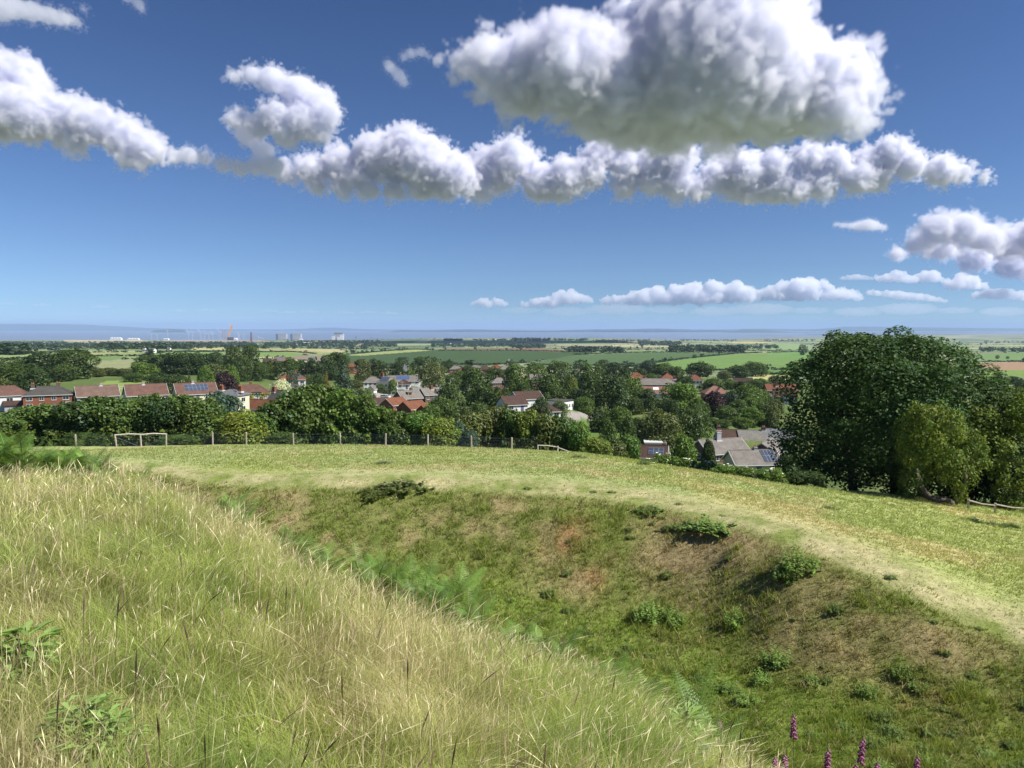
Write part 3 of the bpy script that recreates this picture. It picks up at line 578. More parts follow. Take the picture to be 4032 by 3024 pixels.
def hill(name, pts, Y, thick, seed, basep=None):
    pts = np.array(pts, float); xs = np.arange(pts[0, 0], pts[-1, 0] + 1, 8); tops = pchip(pts[:, 0], pts[:, 1], xs)
    tops = tops + n2(xs, xs * 0, 60, seed, 4) * .9
    v = []; n = len(xs)
    prof = [(0, 0), (.18, .35), (.4, .8), (.55, 1), (.75, .85), (1, 0)]
    for fy, fz in prof:
        for x, t in zip(xs, tops):
            p = P(x, t, Y + thick * .55); top_ = max(p[2], 1.0); X = p[0]
            jit = 1 + .12 * math.sin(x * .05 + fy * 9 + seed) + .08 * math.sin(x * .021 * (1 + fy) + seed)
            v.append((X * (1 + (fy - .55) * thick / Y), Y + thick * fy * (jit if fy < .5 else 1), top_ * fz * (1 if fy == .55 else (.9 + .15 * math.sin(x * .033 + fy * 20))) - (3 if fz == 0 else 0)))
    f = [(k * n + i, k * n + i + 1, (k + 1) * n + i + 1, (k + 1) * n + i) for k in range(len(prof) - 1) for i in range(n - 1)]
    m = MB(); m.add(v, f); tag(m.build(name, hm, smooth=True), kind='structure')
hill('hills', [(-900, 1270), (0, 1275), (260, 1276), (420, 1282), (560, 1290), (800, 1296), (1100, 1297), (1300, 1290), (1450, 1296), (1700, 1300), (1900, 1306)], 29000, 6000, 1)
hill('hills', [(1500, 1311), (1560, 1302), (1600, 1299), (1660, 1301), (1730, 1299), (1850, 1297), (1960, 1299), (2140, 1303), (2240, 1300), (2350, 1297), (2480, 1296), (2580, 1294), (2700, 1297), (2800, 1299), (2950, 1304), (3100, 1309)], 20000, 2600, 3)
hill('hills', [(1960, 1305), (2180, 1303), (2300, 1299), (2560, 1296), (2720, 1298), (2850, 1297), (2950, 1294), (3200, 1296), (3350, 1286), (3550, 1288), (3800, 1291), (4032, 1292), (4700, 1289)], 25500, 6000, 5)
hill('hills', [(2840, 1314), (2890, 1304), (2930, 1297), (2990, 1298), (3060, 1304), (3130, 1309), (3250, 1313)], 18000, 1800, 7)
hill('island', [(590, 1310), (602, 1303), (630, 1298), (670, 1296), (710, 1297), (728, 1301), (736, 1309)], 19000, 1200, 9)
hz_m = bpy.data.materials.new('haze_air'); hz_m.use_nodes = True; nt = hz_m.node_tree; nt.nodes.clear()
ou = nt.nodes.new('ShaderNodeOutputMaterial'); pv = nt.nodes.new('ShaderNodeVolumePrincipled'); nt.links.new(pv.outputs[0], ou.inputs['Volume'])
pv.inputs['Color'].default_value = (.41, .565, .82, 1); pv.inputs['Density'].default_value = 4.4e-5; pv.inputs['Anisotropy'].default_value = .0
HAZE = True
if HAZE:
    tag(MB().box(-59500, 59500, -2500, 59500, -9.0, 345.0).build('haze', hz_m), kind='stuff')
# ------------------------------------------------------------------ camera, sun, sky
SAZ, SEL = R_(110), R_(47)
w = bpy.data.worlds.new('World'); C.world = w; w.use_nodes = True; nt = w.node_tree; sk = nt.nodes.new('ShaderNodeTexSky'); sk.sky_type = 'NISHITA'; sk.sun_disc = False
sk.sun_elevation = SEL; sk.sun_rotation = SAZ; sk.altitude = 120; sk.air_density = 1.0; sk.dust_density = .2; sk.ozone_density = 4.0
tcw = N(nt, 'ShaderNodeTexCoord'); mpw = N(nt, 'ShaderNodeMapping'); mpw.inputs['Scale'].default_value = (1, 1, .9); mpw.inputs['Location'].default_value = (0, 0, .085); nt.links.new(tcw.outputs['Generated'], mpw.inputs[0]); nt.links.new(mpw.outputs[0], sk.inputs[0])     # keeps the low sky clear blue rather than murky
gmn = N(nt, 'ShaderNodeGamma'); gmn.inputs[1].default_value = 1.65; nt.links.new(sk.outputs[0], gmn.inputs[0])      # a clear deep-blue summer sky
mxs = N(nt, 'ShaderNodeMix', data_type='RGBA', blend_type='MULTIPLY'); mxs.inputs[0].default_value = 1; nt.links.new(gmn.outputs[0], mxs.inputs[6]); mxs.inputs[7].default_value = (.55, .465, .43, 1)
nt.links.new(mxs.outputs[2], nt.nodes['Background'].inputs[0]); nt.nodes['Background'].inputs[1].default_value = .05
L = bpy.data.lights.new('sun', 'SUN'); L.energy = 5.0; L.angle = R_(.53); L.color = (1, .96, .89); lo = link('sun', L)
lo.rotation_euler = Vector((math.sin(SAZ) * math.cos(SEL), math.cos(SAZ) * math.cos(SEL), math.sin(SEL))).to_track_quat('Z', 'Y').to_euler()
cam = bpy.data.cameras.new('camera'); co_ = link('camera', cam); C.camera = co_
cam.sensor_width = 36; cam.lens = 36 * F / 4032; cam.clip_start = .05; cam.clip_end = 200000; co_.location = (0, 0, ZC); co_.rotation_euler = (math.pi / 2 - PIT, 0, 0)
C.view_settings.view_transform = 'Standard'; C.view_settings.look = 'None'; C.view_settings.exposure = .75; C.view_settings.gamma = 1
C.cycles.max_bounces = 32; C.cycles.volume_bounces = 32; C.cycles.diffuse_bounces = 3; C.cycles.glossy_bounces = 2; C.cycles.transmission_bounces = 4; C.cycles.transparent_max_bounces = 8
C.cycles.use_denoising = True; C.cycles.denoising_prefilter = 'ACCURATE'; C.cycles.volume_step_rate = 1.5; C.cycles.volume_max_steps = 256
# ------------------------------------------------------------------ clouds: bodies of vapour that scatter the sunlight
cmat = bpy.data.materials.new('cloud_vapour'); cmat.use_nodes = True; nt = cmat.node_tree; nt.nodes.clear()
ou = nt.nodes.new('ShaderNodeOutputMaterial'); vs_ = nt.nodes.new('ShaderNodeVolumeScatter'); va_ = nt.nodes.new('ShaderNodeVolumeAbsorption'); ad_ = nt.nodes.new('ShaderNodeAddShader'); nt.links.new(vs_.outputs[0], ad_.inputs[0]); nt.links.new(va_.outputs[0], ad_.inputs[1]); nt.links.new(ad_.outputs[0], ou.inputs['Volume'])
va_.inputs['Color'].default_value = (.0, .15, .6, 1); va_.inputs['Density'].default_value = .12 / 44
vs_.inputs['Color'].default_value = (1, 1, 1, 1); vs_.inputs['Density'].default_value = 1 / 44; vs_.inputs['Anisotropy'].default_value = 0.15
def thin(name, dens):
    m = cmat.copy(); m.name = name; m.node_tree.nodes['Volume Scatter'].inputs['Density'].default_value = dens; m.node_tree.nodes['Volume Absorption'].inputs['Density'].default_value = .12 * dens; return m
wmat = thin('thin_vapour', 1 / 260); frmat = thin('fringe_vapour', 1 / 90); frmat2 = thin('wisp_vapour', 1 / 230); fmat = thin('far_cloud_vapour', 1 / 150)
bm = bmesh.new(); bmesh.ops.create_icosphere(bm, subdivisions=3, radius=1); SV = np.array([v.co[:] for v in bm.verts]); SF = np.array([[v.index for v in f.verts] for f in bm.faces]); bm.free()

def vapour_tree(name, mat_in, src, dlt, vmin, vmax, res, A, w, f0, seed, D):
    nt = bpy.data.node_groups.new(name, 'GeometryNodeTree')
    nt.interface.new_socket('Geometry', in_out='INPUT', socket_type='NodeSocketGeometry'); nt.interface.new_socket('Geometry', in_out='OUTPUT', socket_type='NodeSocketGeometry')
    n = nt.nodes; l = nt.links.new; gi = n.new('GeometryNodeObjectInfo'); gi.transform_space = 'RELATIVE'; gi.inputs['Object'].default_value = src; GO = gi.outputs['Geometry']; go = n.new('NodeGroupOutput')
    pos = n.new('GeometryNodeInputPosition'); px = n.new('GeometryNodeProximity'); px.target_element = 'FACES'; l(GO, px.inputs[0])
    sn = n.new('GeometryNodeSampleNearestSurface'); sn.data_type = 'FLOAT_VECTOR'; nm = n.new('GeometryNodeInputNormal'); l(GO, sn.inputs['Mesh']); l(nm.outputs[0], sn.inputs['Value'])
    sb = n.new('ShaderNodeVectorMath'); sb.operation = 'SUBTRACT'; l(pos.outputs[0], sb.inputs[0]); l(px.outputs[0], sb.inputs[1])
    dt = n.new('ShaderNodeVectorMath'); dt.operation = 'DOT_PRODUCT'; l(sb.outputs[0], dt.inputs[0]); l(sn.outputs[0], dt.inputs[1])
    def mth(op, a, b=None, c=None):
        m = n.new('ShaderNodeMath'); m.operation = op
        for k, v in enumerate((a, b, c)):
            if v is None: continue
            if hasattr(v, 'links'): l(v, m.inputs[k])
            else: m.inputs[k].default_value = v
        return m.outputs[0]
    off = n.new('ShaderNodeVectorMath'); off.operation = 'ADD'; l(pos.outputs[0], off.inputs[0]); off.inputs[1].default_value = (seed * 317.0, seed * 91.0, 0)
    nz = n.new('ShaderNodeTexNoise'); nz.inputs['Scale'].default_value = f0; nz.inputs['Detail'].default_value = 6; nz.inputs['Roughness'].default_value = .54; nz.inputs['Distortion'].default_value = .4; l(off.outputs[0], nz.inputs['Vector'])
    nb = n.new('ShaderNodeTexNoise'); nb.inputs['Scale'].default_value = f0 * .8; nb.inputs['Detail'].default_value = 2.5; nb.inputs['Roughness'].default_value = .5; nb.inputs['Distortion'].default_value = .6; l(off.outputs[0], nb.inputs['Vector'])
    bl = mth('ABSOLUTE', mth('MULTIPLY_ADD', nb.outputs['Fac'], 2.0, -1.0))
    sg = mth('MULTIPLY_ADD', dt.outputs['Value'], -1.0, dlt); t = mth('MULTIPLY_ADD', nz.outputs['Fac'], A * 4.4, -A * 2.2); t = mth('ADD', t, mth('MULTIPLY_ADD', bl, A * 3.4, -A * .55)); t = mth('ADD', t, sg); t = mth('DIVIDE', t, w)
    mr = n.new('ShaderNodeMapRange'); mr.interpolation_type = 'SMOOTHERSTEP'; l(t, mr.inputs[0]); mr.inputs[1].default_value = 0; mr.inputs[2].default_value = 1; mr.inputs[3].default_value = 0; mr.inputs[4].default_value = D
    vc = n.new('GeometryNodeVolumeCube'); l(mr.outputs[0], vc.inputs['Density']); vc.inputs['Min'].default_value = vmin; vc.inputs['Max'].default_value = vmax
    for k, q in zip(('Resolution X', 'Resolution Y', 'Resolution Z'), res): vc.inputs[k].default_value = q
    sm = n.new('GeometryNodeSetMaterial'); l(vc.outputs[0], sm.inputs[0]); sm.inputs['Material'].default_value = mat_in
    l(sm.outputs[0], go.inputs[0]); return nt
gmat = bpy.data.materials.new('vapour_grid'); gmat.use_nodes = True; g_ = gmat.node_tree; g_.nodes.clear(); o1_ = g_.nodes.new('ShaderNodeOutputMaterial'); pv_ = g_.nodes.new('ShaderNodeVolumePrincipled'); g_.links.new(pv_.outputs[0], o1_.inputs['Volume'])
pv_.inputs['Color'].default_value = (.895, .892, .945, 1); pv_.inputs['Density'].default_value = 1.0; pv_.inputs['Anisotropy'].default_value = .15
def cloud(blobs, Yc, zb, vox, mat, label, amp=1.0, seed=0, squash=.2, name='cloud', kids=13, flat=1.0, fringe=1.0, vq=1.0, jit=False):
    rr = np.random.RandomState(seed); allb = []; main = []
    if jit: blobs = [(a + rr.uniform(-.4, .4) * r, b + rr.uniform(-.4, .2) * r * .6, r * rr.uniform(.85, 1.4)) for a, b, r in blobs]
    for (px, py, r) in blobs:
        eb = math.atan((1290 - (py + r * .8)) / F); Y = Yc
        if eb > .003: Y = min(max(Yc, (zb - ZC) / math.tan(eb) * .98), Yc * 1.45)
        c = P(px, py, Y); Rb = r / F * Y; c = c + np.array([0, rr.uniform(-.4, .4) * Rb, 0]); allb.append((c, Rb, 1)); main.append(Rb)
        for k in range(kids):
            d = rr.normal(size=3); d /= np.linalg.norm(d); d[2] = abs(d[2]) * .9 - .1
            allb.append((c + d * Rb * np.array([.86 * flat, .86, .86]), Rb * rr.uniform(.2, .44), 0))
    S = np.mean(main); dl = .2 * S if fringe else 0; vs = []; fs = []; n = 0; soft = bool(fringe)
    for c, Rb, _q in allb:
        if soft and Rb < dl * 1.15: continue
        vs.append(SV * (Rb - dl) * np.array([1 * flat, 1.1, .95]) + c); fs.append(SF + n); n += len(SV)
    if soft:
        cv = np.concatenate(vs); lo = cv[:, 2] < zb + dl; cv[lo, 2] = zb + dl - (zb + dl - cv[lo, 2]) * squash
        o = link(name, mesh(name, cv, np.concatenate(fs))); md = o.modifiers.new('remesh', 'REMESH'); md.mode = 'VOXEL'; md.voxel_size = vox
        m2 = bpy.data.meshes.new_from_object(o.evaluated_get(bpy.context.evaluated_depsgraph_get())); o.modifiers.clear(); o.data = m2; m2.materials.clear(); m2.materials.append(mat); m2.polygons.foreach_set('use_smooth', np.ones(len(m2.polygons), bool))
        mg = dl + .5 * S; lo_ = cv.min(0) - mg; hi_ = cv.max(0) + mg; vx = VX * S / 190 * vq; res = [int(max(8, q / vx)) for q in (hi_ - lo_)]
        vd = bpy.data.volumes.new('vapour'); vo = link('vapour', vd, o); dm = mat.node_tree.nodes['Volume Scatter'].inputs['Density'].default_value; vd.materials.append(gmat)
        vo.modifiers.new('vapour', 'NODES').node_group = vapour_tree('vapour', gmat, o, dl, lo_, hi_, res, .32 * S * amp, .16 * S, 2.1 / S, seed, dm)
        tag(o, label, 'cloud', 'clouds in the sky'); print(label, res, len(m2.polygons), time.time() - T0); return o
    vs = []; fs = []; n = 0

    for c, Rb, _q in allb: vs.append(SV * Rb * np.array([1 * flat, 1.15, .92]) + c); fs.append(SF + n); n += len(SV)
    o = link(name, mesh(name, np.concatenate(vs), np.concatenate(fs)))
    md = o.modifiers.new('remesh', 'REMESH'); md.mode = 'VOXEL'; md.voxel_size = vox
    m2 = bpy.data.meshes.new_from_object(o.evaluated_get(bpy.context.evaluated_depsgraph_get()))
    K = len(m2.vertices); co = np.empty(K * 3, np.float32); m2.vertices.foreach_get('co', co); co = co.reshape(-1, 3).astype(float)
    nm = np.empty(K * 3, np.float32); m2.vertex_normals.foreach_get('vector', nm); nm = nm.reshape(-1, 3)
    S = np.mean(main); a = .30 * S * amp; fq_ = 1.2 / S; d = np.zeros(K)
    wp = np.stack([noise(co * fq_ + q) for q in (7.3, 31.1, 57.7)], 1) * .42 * S * amp; wp += np.stack([noise(co * fq_ * 2.7 + q) for q in (3.3, 11.1, 77.7)], 1) * .15 * S * amp
    q = co + wp
    for k in range(7):
        d += a * (np.abs(noise(q * fq_ + k * 19.7)) * 1.4 - .4 + .35 * noise(q * fq_ * 1.3 + k * 7.1)); a *= .53; fq_ *= 2.05
        if .45 / fq_ < vox: break
    co = co + wp * .7 + nm * d[:, None]
    fr = None; f2 = None
    if fringe:
        e = 6 + 34 * np.clip(noise(co * (4.2 / S) + 5.5) + .5 * noise(co * (9.7 / S) + 1.5) + .25, 0, 1.2) * (S / 190); e2 = 4 + 62 * np.clip(noise(co * (2.6 / S) + 15.5) + .6 * noise(co * (6.1 / S) + 31.5) + .5 * noise(co * (13.0 / S) + 3.5) + .12, -.1, 1.2) * (S / 190); f2 = co + nm * (e2 * fringe)[:, None]; fr = co + nm * (e * fringe)[:, None]; lo = fr[:, 2] < zb - 12; fr[lo, 2] = zb - 12 - (zb - 12 - fr[lo, 2]) * squash
    lo = co[:, 2] < zb; co[lo, 2] = zb - (zb - co[lo, 2]) * squash
    m2.vertices.foreach_set('co', co.astype(np.float32).ravel()); m2.polygons.foreach_set('use_smooth', np.ones(len(m2.polygons), bool)); m2.update()
    if fr is not None:
        m3 = m2.copy(); m3.name = 'fringe'; m3.vertices.foreach_set('co', fr.astype(np.float32).ravel()); m3.update(); m3.materials.clear(); m3.materials.append(frmat); link('fringe', m3, o); lo = f2[:, 2] < zb - 25; f2[lo, 2] = zb - 25 - (zb - 25 - f2[lo, 2]) * squash; m4 = m3.copy(); m4.name = 'wisps'; m4.vertices.foreach_set('co', f2.astype(np.float32).ravel()); m4.update(); m4.materials.clear(); m4.materials.append(frmat2); link('wisps', m4, o)
    o.modifiers.clear(); o.data = m2; m2.materials.clear(); m2.materials.append(mat)
    tag(o, label, 'cloud', 'clouds in the sky'); return o
cloud([(1825, 250, 70), (1950, 275, 130), (2080, 290, 180), (2250, 300, 200), (2400, 330, 230), (2600, 300, 300), (2800, 250, 330), (2950, 330, 270), (3150, 330, 230), (3310, 300, 160), (3390, 390, 100), (3250, 460, 125), (3050, 490, 120), (2850, 500, 105), (2650, 470, 105), (2750, 80, 220), (2950, 60, 220), (2600, 100, 180), (3320, 200, 65), (2440, 430, 105), (2240, 420, 65), (3370, 480, 65), (1960, 170, 55), (2230, 150, 65), (2500, 560, 60), (2640, 570, 80), (2820, 590, 70)],
      3600, 1000, 11, cmat, 'largest cumulus cloud, with a dark grey base, high on the right', seed=1)
cloud([(1130, 680, 50), (1230, 670, 70), (1340, 650, 85), (1480, 615, 105), (1600, 575, 82), (1660, 640, 120), (1780, 690, 95), (1700, 720, 70), (1400, 700, 60), (1830, 740, 45), (1250, 735, 40), (1350, 745, 46), (1450, 750, 50), (1550, 755, 52), (1650, 760, 50), (1750, 765, 46), (1560, 620, 110)],
      5400, 1000, 14, cmat, 'white domed cloud with flat base, left of centre in the long row', seed=2, amp=1.2)
cloud([(1900, 640, 65), (2010, 625, 65), (2080, 650, 80), (1960, 700, 75), (2120, 730, 65), (2230, 720, 75), (2330, 690, 75), (2450, 660, 80), (2560, 650, 80), (2660, 640, 70), (2350, 610, 55), (2440, 590, 55), (2560, 720, 60), (2680, 740, 60), (2760, 750, 55), (2800, 690, 62), (2860, 720, 60), (2480, 740, 60), (2200, 770, 45), (1880, 740, 50)],
      5600, 1000, 15, cmat, 'ragged white cloud strung beneath the largest cloud', seed=3, amp=1.35, jit=True)
cloud([(2900, 680, 65), (3020, 660, 75), (3150, 650, 75), (3280, 640, 75), (3400, 635, 80), (3500, 625, 70), (3600, 640, 62), (3700, 665, 52), (3800, 685, 40), (3880, 695, 26), (2960, 740, 60), (3080, 740, 70), (3220, 730, 62), (3360, 710, 60), (2880, 755, 45), (3000, 760, 45), (3130, 755, 45), (3280, 745, 42), (3460, 700, 50)],
      5600, 1000, 14, cmat, 'tapering white cloud running right from beneath the largest cloud', seed=4, jit=True, amp=1.25)
cloud([(-60, 300, 110), (60, 300, 95), (120, 320, 70), (-20, 420, 140), (120, 450, 125), (250, 470, 110), (370, 490, 95), (470, 530, 90), (560, 570, 75), (610, 600, 60), (300, 560, 60), (500, 620, 55), (560, 640, 45)],
      4600, 1000, 13, cmat, 'long sloping white cloud entering from the left edge', seed=5)
cloud([(680, 615, 38), (740, 610, 42), (810, 625, 36), (880, 650, 40), (950, 665, 42), (1010, 655, 45), (1030, 590, 48), (985, 530, 58), (1080, 660, 50)],
      5000, 1000, 13, thin('wispy_vapour', 1 / 90), 'thin wispy cloud bridging the left cloud and the comma-shaped one', seed=6, amp=1.3)
cloud([(930, 310, 32), (1000, 300, 42), (1080, 320, 60), (1170, 360, 75), (1240, 410, 85), (1290, 460, 60), (1200, 480, 85), (1100, 470, 75), (1010, 490, 60), (930, 480, 42), (1130, 530, 60), (1260, 520, 55), (950, 440, 28)],
      4800, 1000, 12, thin('softer_vapour', 1 / 55), 'comma-shaped white cloud with a hooked left end', seed=7, amp=1.1)
cloud([(3540, 1000, 35), (3620, 960, 60), (3700, 900, 75), (3790, 900, 75), (3880, 940, 75), (3980, 960, 80), (4080, 940, 90), (3700, 980, 65), (3850, 1020, 65), (4000, 1050, 70), (4120, 1040, 80)],
      12500, 1350, 26, fmat, 'heaped white cloud at the right edge above the far row', seed=8)
cloud([(3290, 884, 13), (3320, 888, 16), (3350, 892, 18), (3385, 890, 24), (3415, 886, 28), (3445, 890, 24), (3475, 896, 18)], 11000, 1350, 22, thin('streak_vapour', 1 / 170), 'small streak of cloud left of the heaped cloud at the right edge', seed=9, amp=1.5, flat=1.3)
def bank(x0, x1, prof, seed):
    """a low heap of vapour between two photograph columns: its base line and its bumpy top"""
    q = np.random.RandomState(seed); out = []; x = x0
    while x < x1:
        t = (x - x0) / (x1 - x0); top_ = np.interp(t, *zip(*[(a, b) for a, b, c in prof])); bot_ = np.interp(t, *zip(*[(a, c) for a, b, c in prof])); h = bot_ - top_
        r = h * q.uniform(.2, .42); out.append((x, top_ + r + h * q.uniform(0, .3), r)); out.append((x + r * .5, bot_ - h * .3, h * .26)); x += r * q.uniform(.7, 1.3)
    return out
for k, (x0, x1, prof, Yc, lb) in enumerate([
        (1855, 2000, [(0, 1188, 1206), (.3, 1168, 1212), (.8, 1168, 1210), (1, 1186, 1204)], 20000, 'small flat cloud at the left end of the far low row'),
        (2055, 2330, [(0, 1180, 1215), (.3, 1160, 1215), (.6, 1128, 1208), (.8, 1132, 1200), (1, 1168, 1196)], 20000, 'small peaked cloud, second from the left in the far low row'),
        (2370, 2990, [(0, 1165, 1205), (.25, 1130, 1208), (.5, 1105, 1208), (.75, 1092, 1205), (.92, 1100, 1200), (1, 1140, 1190)], 20000, 'long bumpy cloud in the middle of the far low row'),
        (3010, 3400, [(0, 1120, 1190), (.2, 1085, 1195), (.4, 1078, 1195), (.7, 1105, 1190), (1, 1150, 1185)], 20000, 'rounded cloud in the far low row, left of the small puffs'),
        (3310, 3440, [(0, 1085, 1105), (.4, 1072, 1106), (1, 1088, 1104)], 18000, 'small flat puff just above the rounded far cloud'),
        (3450, 3720, [(0, 1080, 1110), (.3, 1052, 1118), (.6, 1075, 1118), (.8, 1052, 1118), (1, 1095, 1115)], 18000, 'pair of joined puffs below the heaped cloud'),
        (3720, 3890, [(0, 1095, 1140), (.4, 1060, 1150), (1, 1105, 1145)], 18000, 'grey-bottomed puff below the heaped cloud'),
        (3420, 3730, [(0, 1135, 1165), (.4, 1140, 1185), (.7, 1150, 1190), (1, 1175, 1195)], 19000, 'thin row of puffs low on the right'),
        (3830, 4090, [(0, 1145, 1180), (.4, 1122, 1185), (.7, 1140, 1190), (1, 1150, 1195)], 19000, 'low puffy cloud near the right edge above the great tree'),
        (3970, 4120, [(0, 1055, 1090), (.5, 1075, 1120), (1, 1080, 1120)], 18000, 'small puff cut by the right edge')]):
    cloud(bank(x0, x1, prof, 70 + k), Yc, 500, 24, fmat, lb, seed=20 + k, kids=9, flat=1.0, amp=1.15, fringe=0)
cloud([(2050 + 190 * k, 1222 + 6 * math.sin(k * 2.1), 16 + 5 * (k % 3)) for k in range(11)], 21500, 330, 30, thin('veil_vapour', 1 / 1000), 'pale hazy veil of cloud low over the far hills on the right', seed=61, kids=3, flat=5.0, amp=.8, fringe=0)
cloud([(-60, 35, 60), (0, 35, 55), (60, 35, 52), (120, 42, 48), (180, 55, 44), (230, 65, 40), (280, 80, 34), (310, 92, 24), (330, 40, 18)], 3800, 1000, 13, thin('grey_wisp_vapour', 1 / 170), 'faint wispy cloud in the top left corner', seed=30, amp=1.5)
cloud([(500, -10, 26), (545, 15, 26), (560, 40, 18)], 3800, 1000, 11, wmat, 'tiny wisp on the top edge near the left corner', seed=31, amp=1.8)
cloud([(1530, 255, 26), (1545, 275, 26), (1570, 295, 30), (1590, 325, 24), (1590, 225, 22), (1620, 212, 26), (1660, 208, 24), (1690, 225, 18)], 3900, 1000, 11, wmat, 'faint torn wisp left of the largest cloud', seed=32, amp=1.8)
veil = thin('streak_vapour', 1 / 900)
for k, (px, py) in enumerate([(30, 1196), (165, 1202), (395, 1208), (700, 1224), (810, 1222), (1060, 1224), (1130, 1230), (1220, 1228), (1360, 1232), (1450, 1230), (1530, 1234)]):
    cloud([(px - 25, py, 6), (px, py - 2, 8), (px + 25, py, 7)], 22000, 560, 30, veil, 'faint pale streak of cloud, %s in the line low over the water' % ['first', 'second', 'third', 'fourth', 'fifth', 'sixth', 'seventh', 'eighth', 'third from last', 'next to last', 'last'][k], seed=40 + k, kids=3, fringe=0, flat=2.4)
print('clouds', time.time() - T0)
# ------------------------------------------------------------------ trees
LEAF = leafmat('tree_leaves'); BARK = plain('bark', (.10, .08, .06), .9, .3, 6)
def leaves_from(pos, nrm, size, rng, col, up=.25, rnd=.7):
    """one small folded leaf spray per point, facing roughly along nrm"""
    n = len(pos); nn = nrm * .6 + rng.normal(size=(n, 3)) * rnd * .6 + np.array([0, 0, up]); nn /= np.linalg.norm(nn, axis=1)[:, None]
    t = np.cross(nn, rng.normal(size=(n, 3))); t /= np.linalg.norm(t, axis=1)[:, None]; b = np.cross(nn, t)
    s = (size * rng.uniform(.6, 1.35, n))[:, None]; q = s * rng.uniform(.55, .9, n)[:, None]
    v = np.stack([pos - t * s, pos - b * q - nn * s * .18, pos + t * s, pos + b * q - nn * s * .18], 1).reshape(-1, 3)
    f = np.arange(4 * n).reshape(n, 4)
    return v, f, np.repeat(col, 4, 0)
def crown_mesh(name, seed, prof, nl, nleaf, ls, z0=.12, lob=(.13, .24), zpow=1.0, inner=.12, mat=None, hv=.2, sprays=0, out=.8):
    rng = np.random.RandomState(seed); cs = []; rs = []
    while len(cs) < nl:
        z = z0 + (1 - z0) * rng.rand() ** zpow; r = prof((z - z0) / (1 - z0)) * .5; R = rng.uniform(*lob) * (.55 + .45 * min(1, r / .35))
        a = rng.uniform(0, 2 * math.pi); rad = max(r - R * out, 0) * math.sqrt(rng.uniform(.35, 1))
        cs.append((rad * math.cos(a), rad * math.sin(a), min(max(z, R * .6), 1 - R * .75))); rs.append(R)
    cs = np.array(cs); rs = np.array(rs); lc = rng.uniform(.80, 1.22, nl); lh = rng.normal(0, 1, nl)
    if sprays:      # shoots standing out from the surface of the crown
        k = rng.choice(nl, sprays); d = rng.normal(size=(sprays, 3)); d[:, 2] += .3; d /= np.linalg.norm(d, axis=1)[:, None]
        cs = np.concatenate([cs, cs[k] + d * (rs[k] * rng.uniform(.9, 1.25, sprays))[:, None]]); rs = np.concatenate([rs, rs[k] * rng.uniform(.22, .45, sprays)]); nl = len(rs); lc = rng.uniform(.80, 1.22, nl); lh = rng.normal(0, 1, nl)
    pos = []; nr = []; li = []
    tot = 0
    while tot < nleaf:
        k = rng.choice(nl, 4000, p=rs ** 2 / (rs ** 2).sum()); d = rng.normal(size=(4000, 3)); d[:, 2] += .25; d /= np.linalg.norm(d, axis=1)[:, None]
        p = cs[k] + d * (rs[k] * rng.uniform(.72, 1.12, 4000))[:, None]
        dd = np.linalg.norm(p[:, None] - cs[None], axis=2) / rs[None]; dd[np.arange(4000), k] = 9
        ok = (dd.min(1) > .72) | (rng.rand(4000) < inner); ok &= p[:, 2] > 0
        pos.append(p[ok]); nr.append(d[ok]); li.append(k[ok]); tot += ok.sum()
    pos = np.concatenate(pos)[:nleaf]; nr = np.concatenate(nr)[:nleaf]; li = np.concatenate(li)[:nleaf]
    q_ = np.percentile(np.abs(pos[:, :2]), 99); pos[:, :2] *= .5 / q_; pos[:, 2] /= np.percentile(pos[:, 2], 99.8)
    b = lc[li] * rng.uniform(.72, 1.3, nleaf); h = lh[li] * hv * .6 + rng.normal(0, hv * .5, nleaf)
    col = np.stack([b * (1 + h * .55), b * (1 + h * .12), b * (1 - h * .4)], 1).clip(.2, 2.2)
    v, f, c = leaves_from(pos, nr, ls, rng, col)
    return mesh(name, v, f, [mat or LEAF], False, c)
def p_broad(t): return math.sin(math.pi * min(1, .18 + t * .82)) ** .6
def p_round(t): return max(0, math.sin(math.pi * (.1 + .86 * t))) ** .5
def p_tall(t): return .9 * max(0, math.sin(math.pi * (.08 + .88 * t))) ** .7
def p_cone(t): return max(.04, 1.0 - t) * .95
def p_pop(t): return .8 * max(0, math.sin(math.pi * (.12 + .83 * t))) ** .6
def p_shrub(t): return max(0, math.cos(t * math.pi / 2)) ** .55
def p_hedge(t): return max(0, math.cos(t * math.pi / 2)) ** .32
def bare_trunk(name, seed, limbs=5):
    g = MB(); rng = random.Random(seed)
    g.tube([(0, 0, -.03), (rng.uniform(-.01, .01), .005, .15), (rng.uniform(-.02, .02), 0, .35), (rng.uniform(-.03, .03), .01, .62)], [.034, .026, .020, .008], 8)
    for k in range(limbs):
        a = k * 2.4 + rng.random(); z = .18 + .07 * k; g.tube([(0, 0, z), (.09 * math.cos(a), .09 * math.sin(a), z + .10), (.2 * math.cos(a), .2 * math.sin(a), z + .26)], [.014, .010, .004], 6)
    me = bpy.data.meshes.new(name); me.from_pydata(g.v, [], g.f); me.materials.append(BARK); me.update(); return me
CR = {}
def reg(k, *meshes): CR[k] = meshes
reg('broad', *[crown_mesh('crown', 100 + i, [p_broad, p_round][i % 2], 26 + 5 * i, 5600, .025, lob=(.10, .27), sprays=40 + 14 * i, out=.6) for i in range(5)])
reg('tall', *[crown_mesh('crown', 120 + i, p_tall, 26, 4800, .026, z0=.06, lob=(.11, .26), sprays=40, out=.6) for i in range(3)])
reg('poplar', crown_mesh('crown', 130, p_pop, 60, 5200, .024, z0=.05, lob=(.08, .17)), crown_mesh('crown', 131, p_pop, 60, 5200, .024, z0=.05, lob=(.08, .17)))
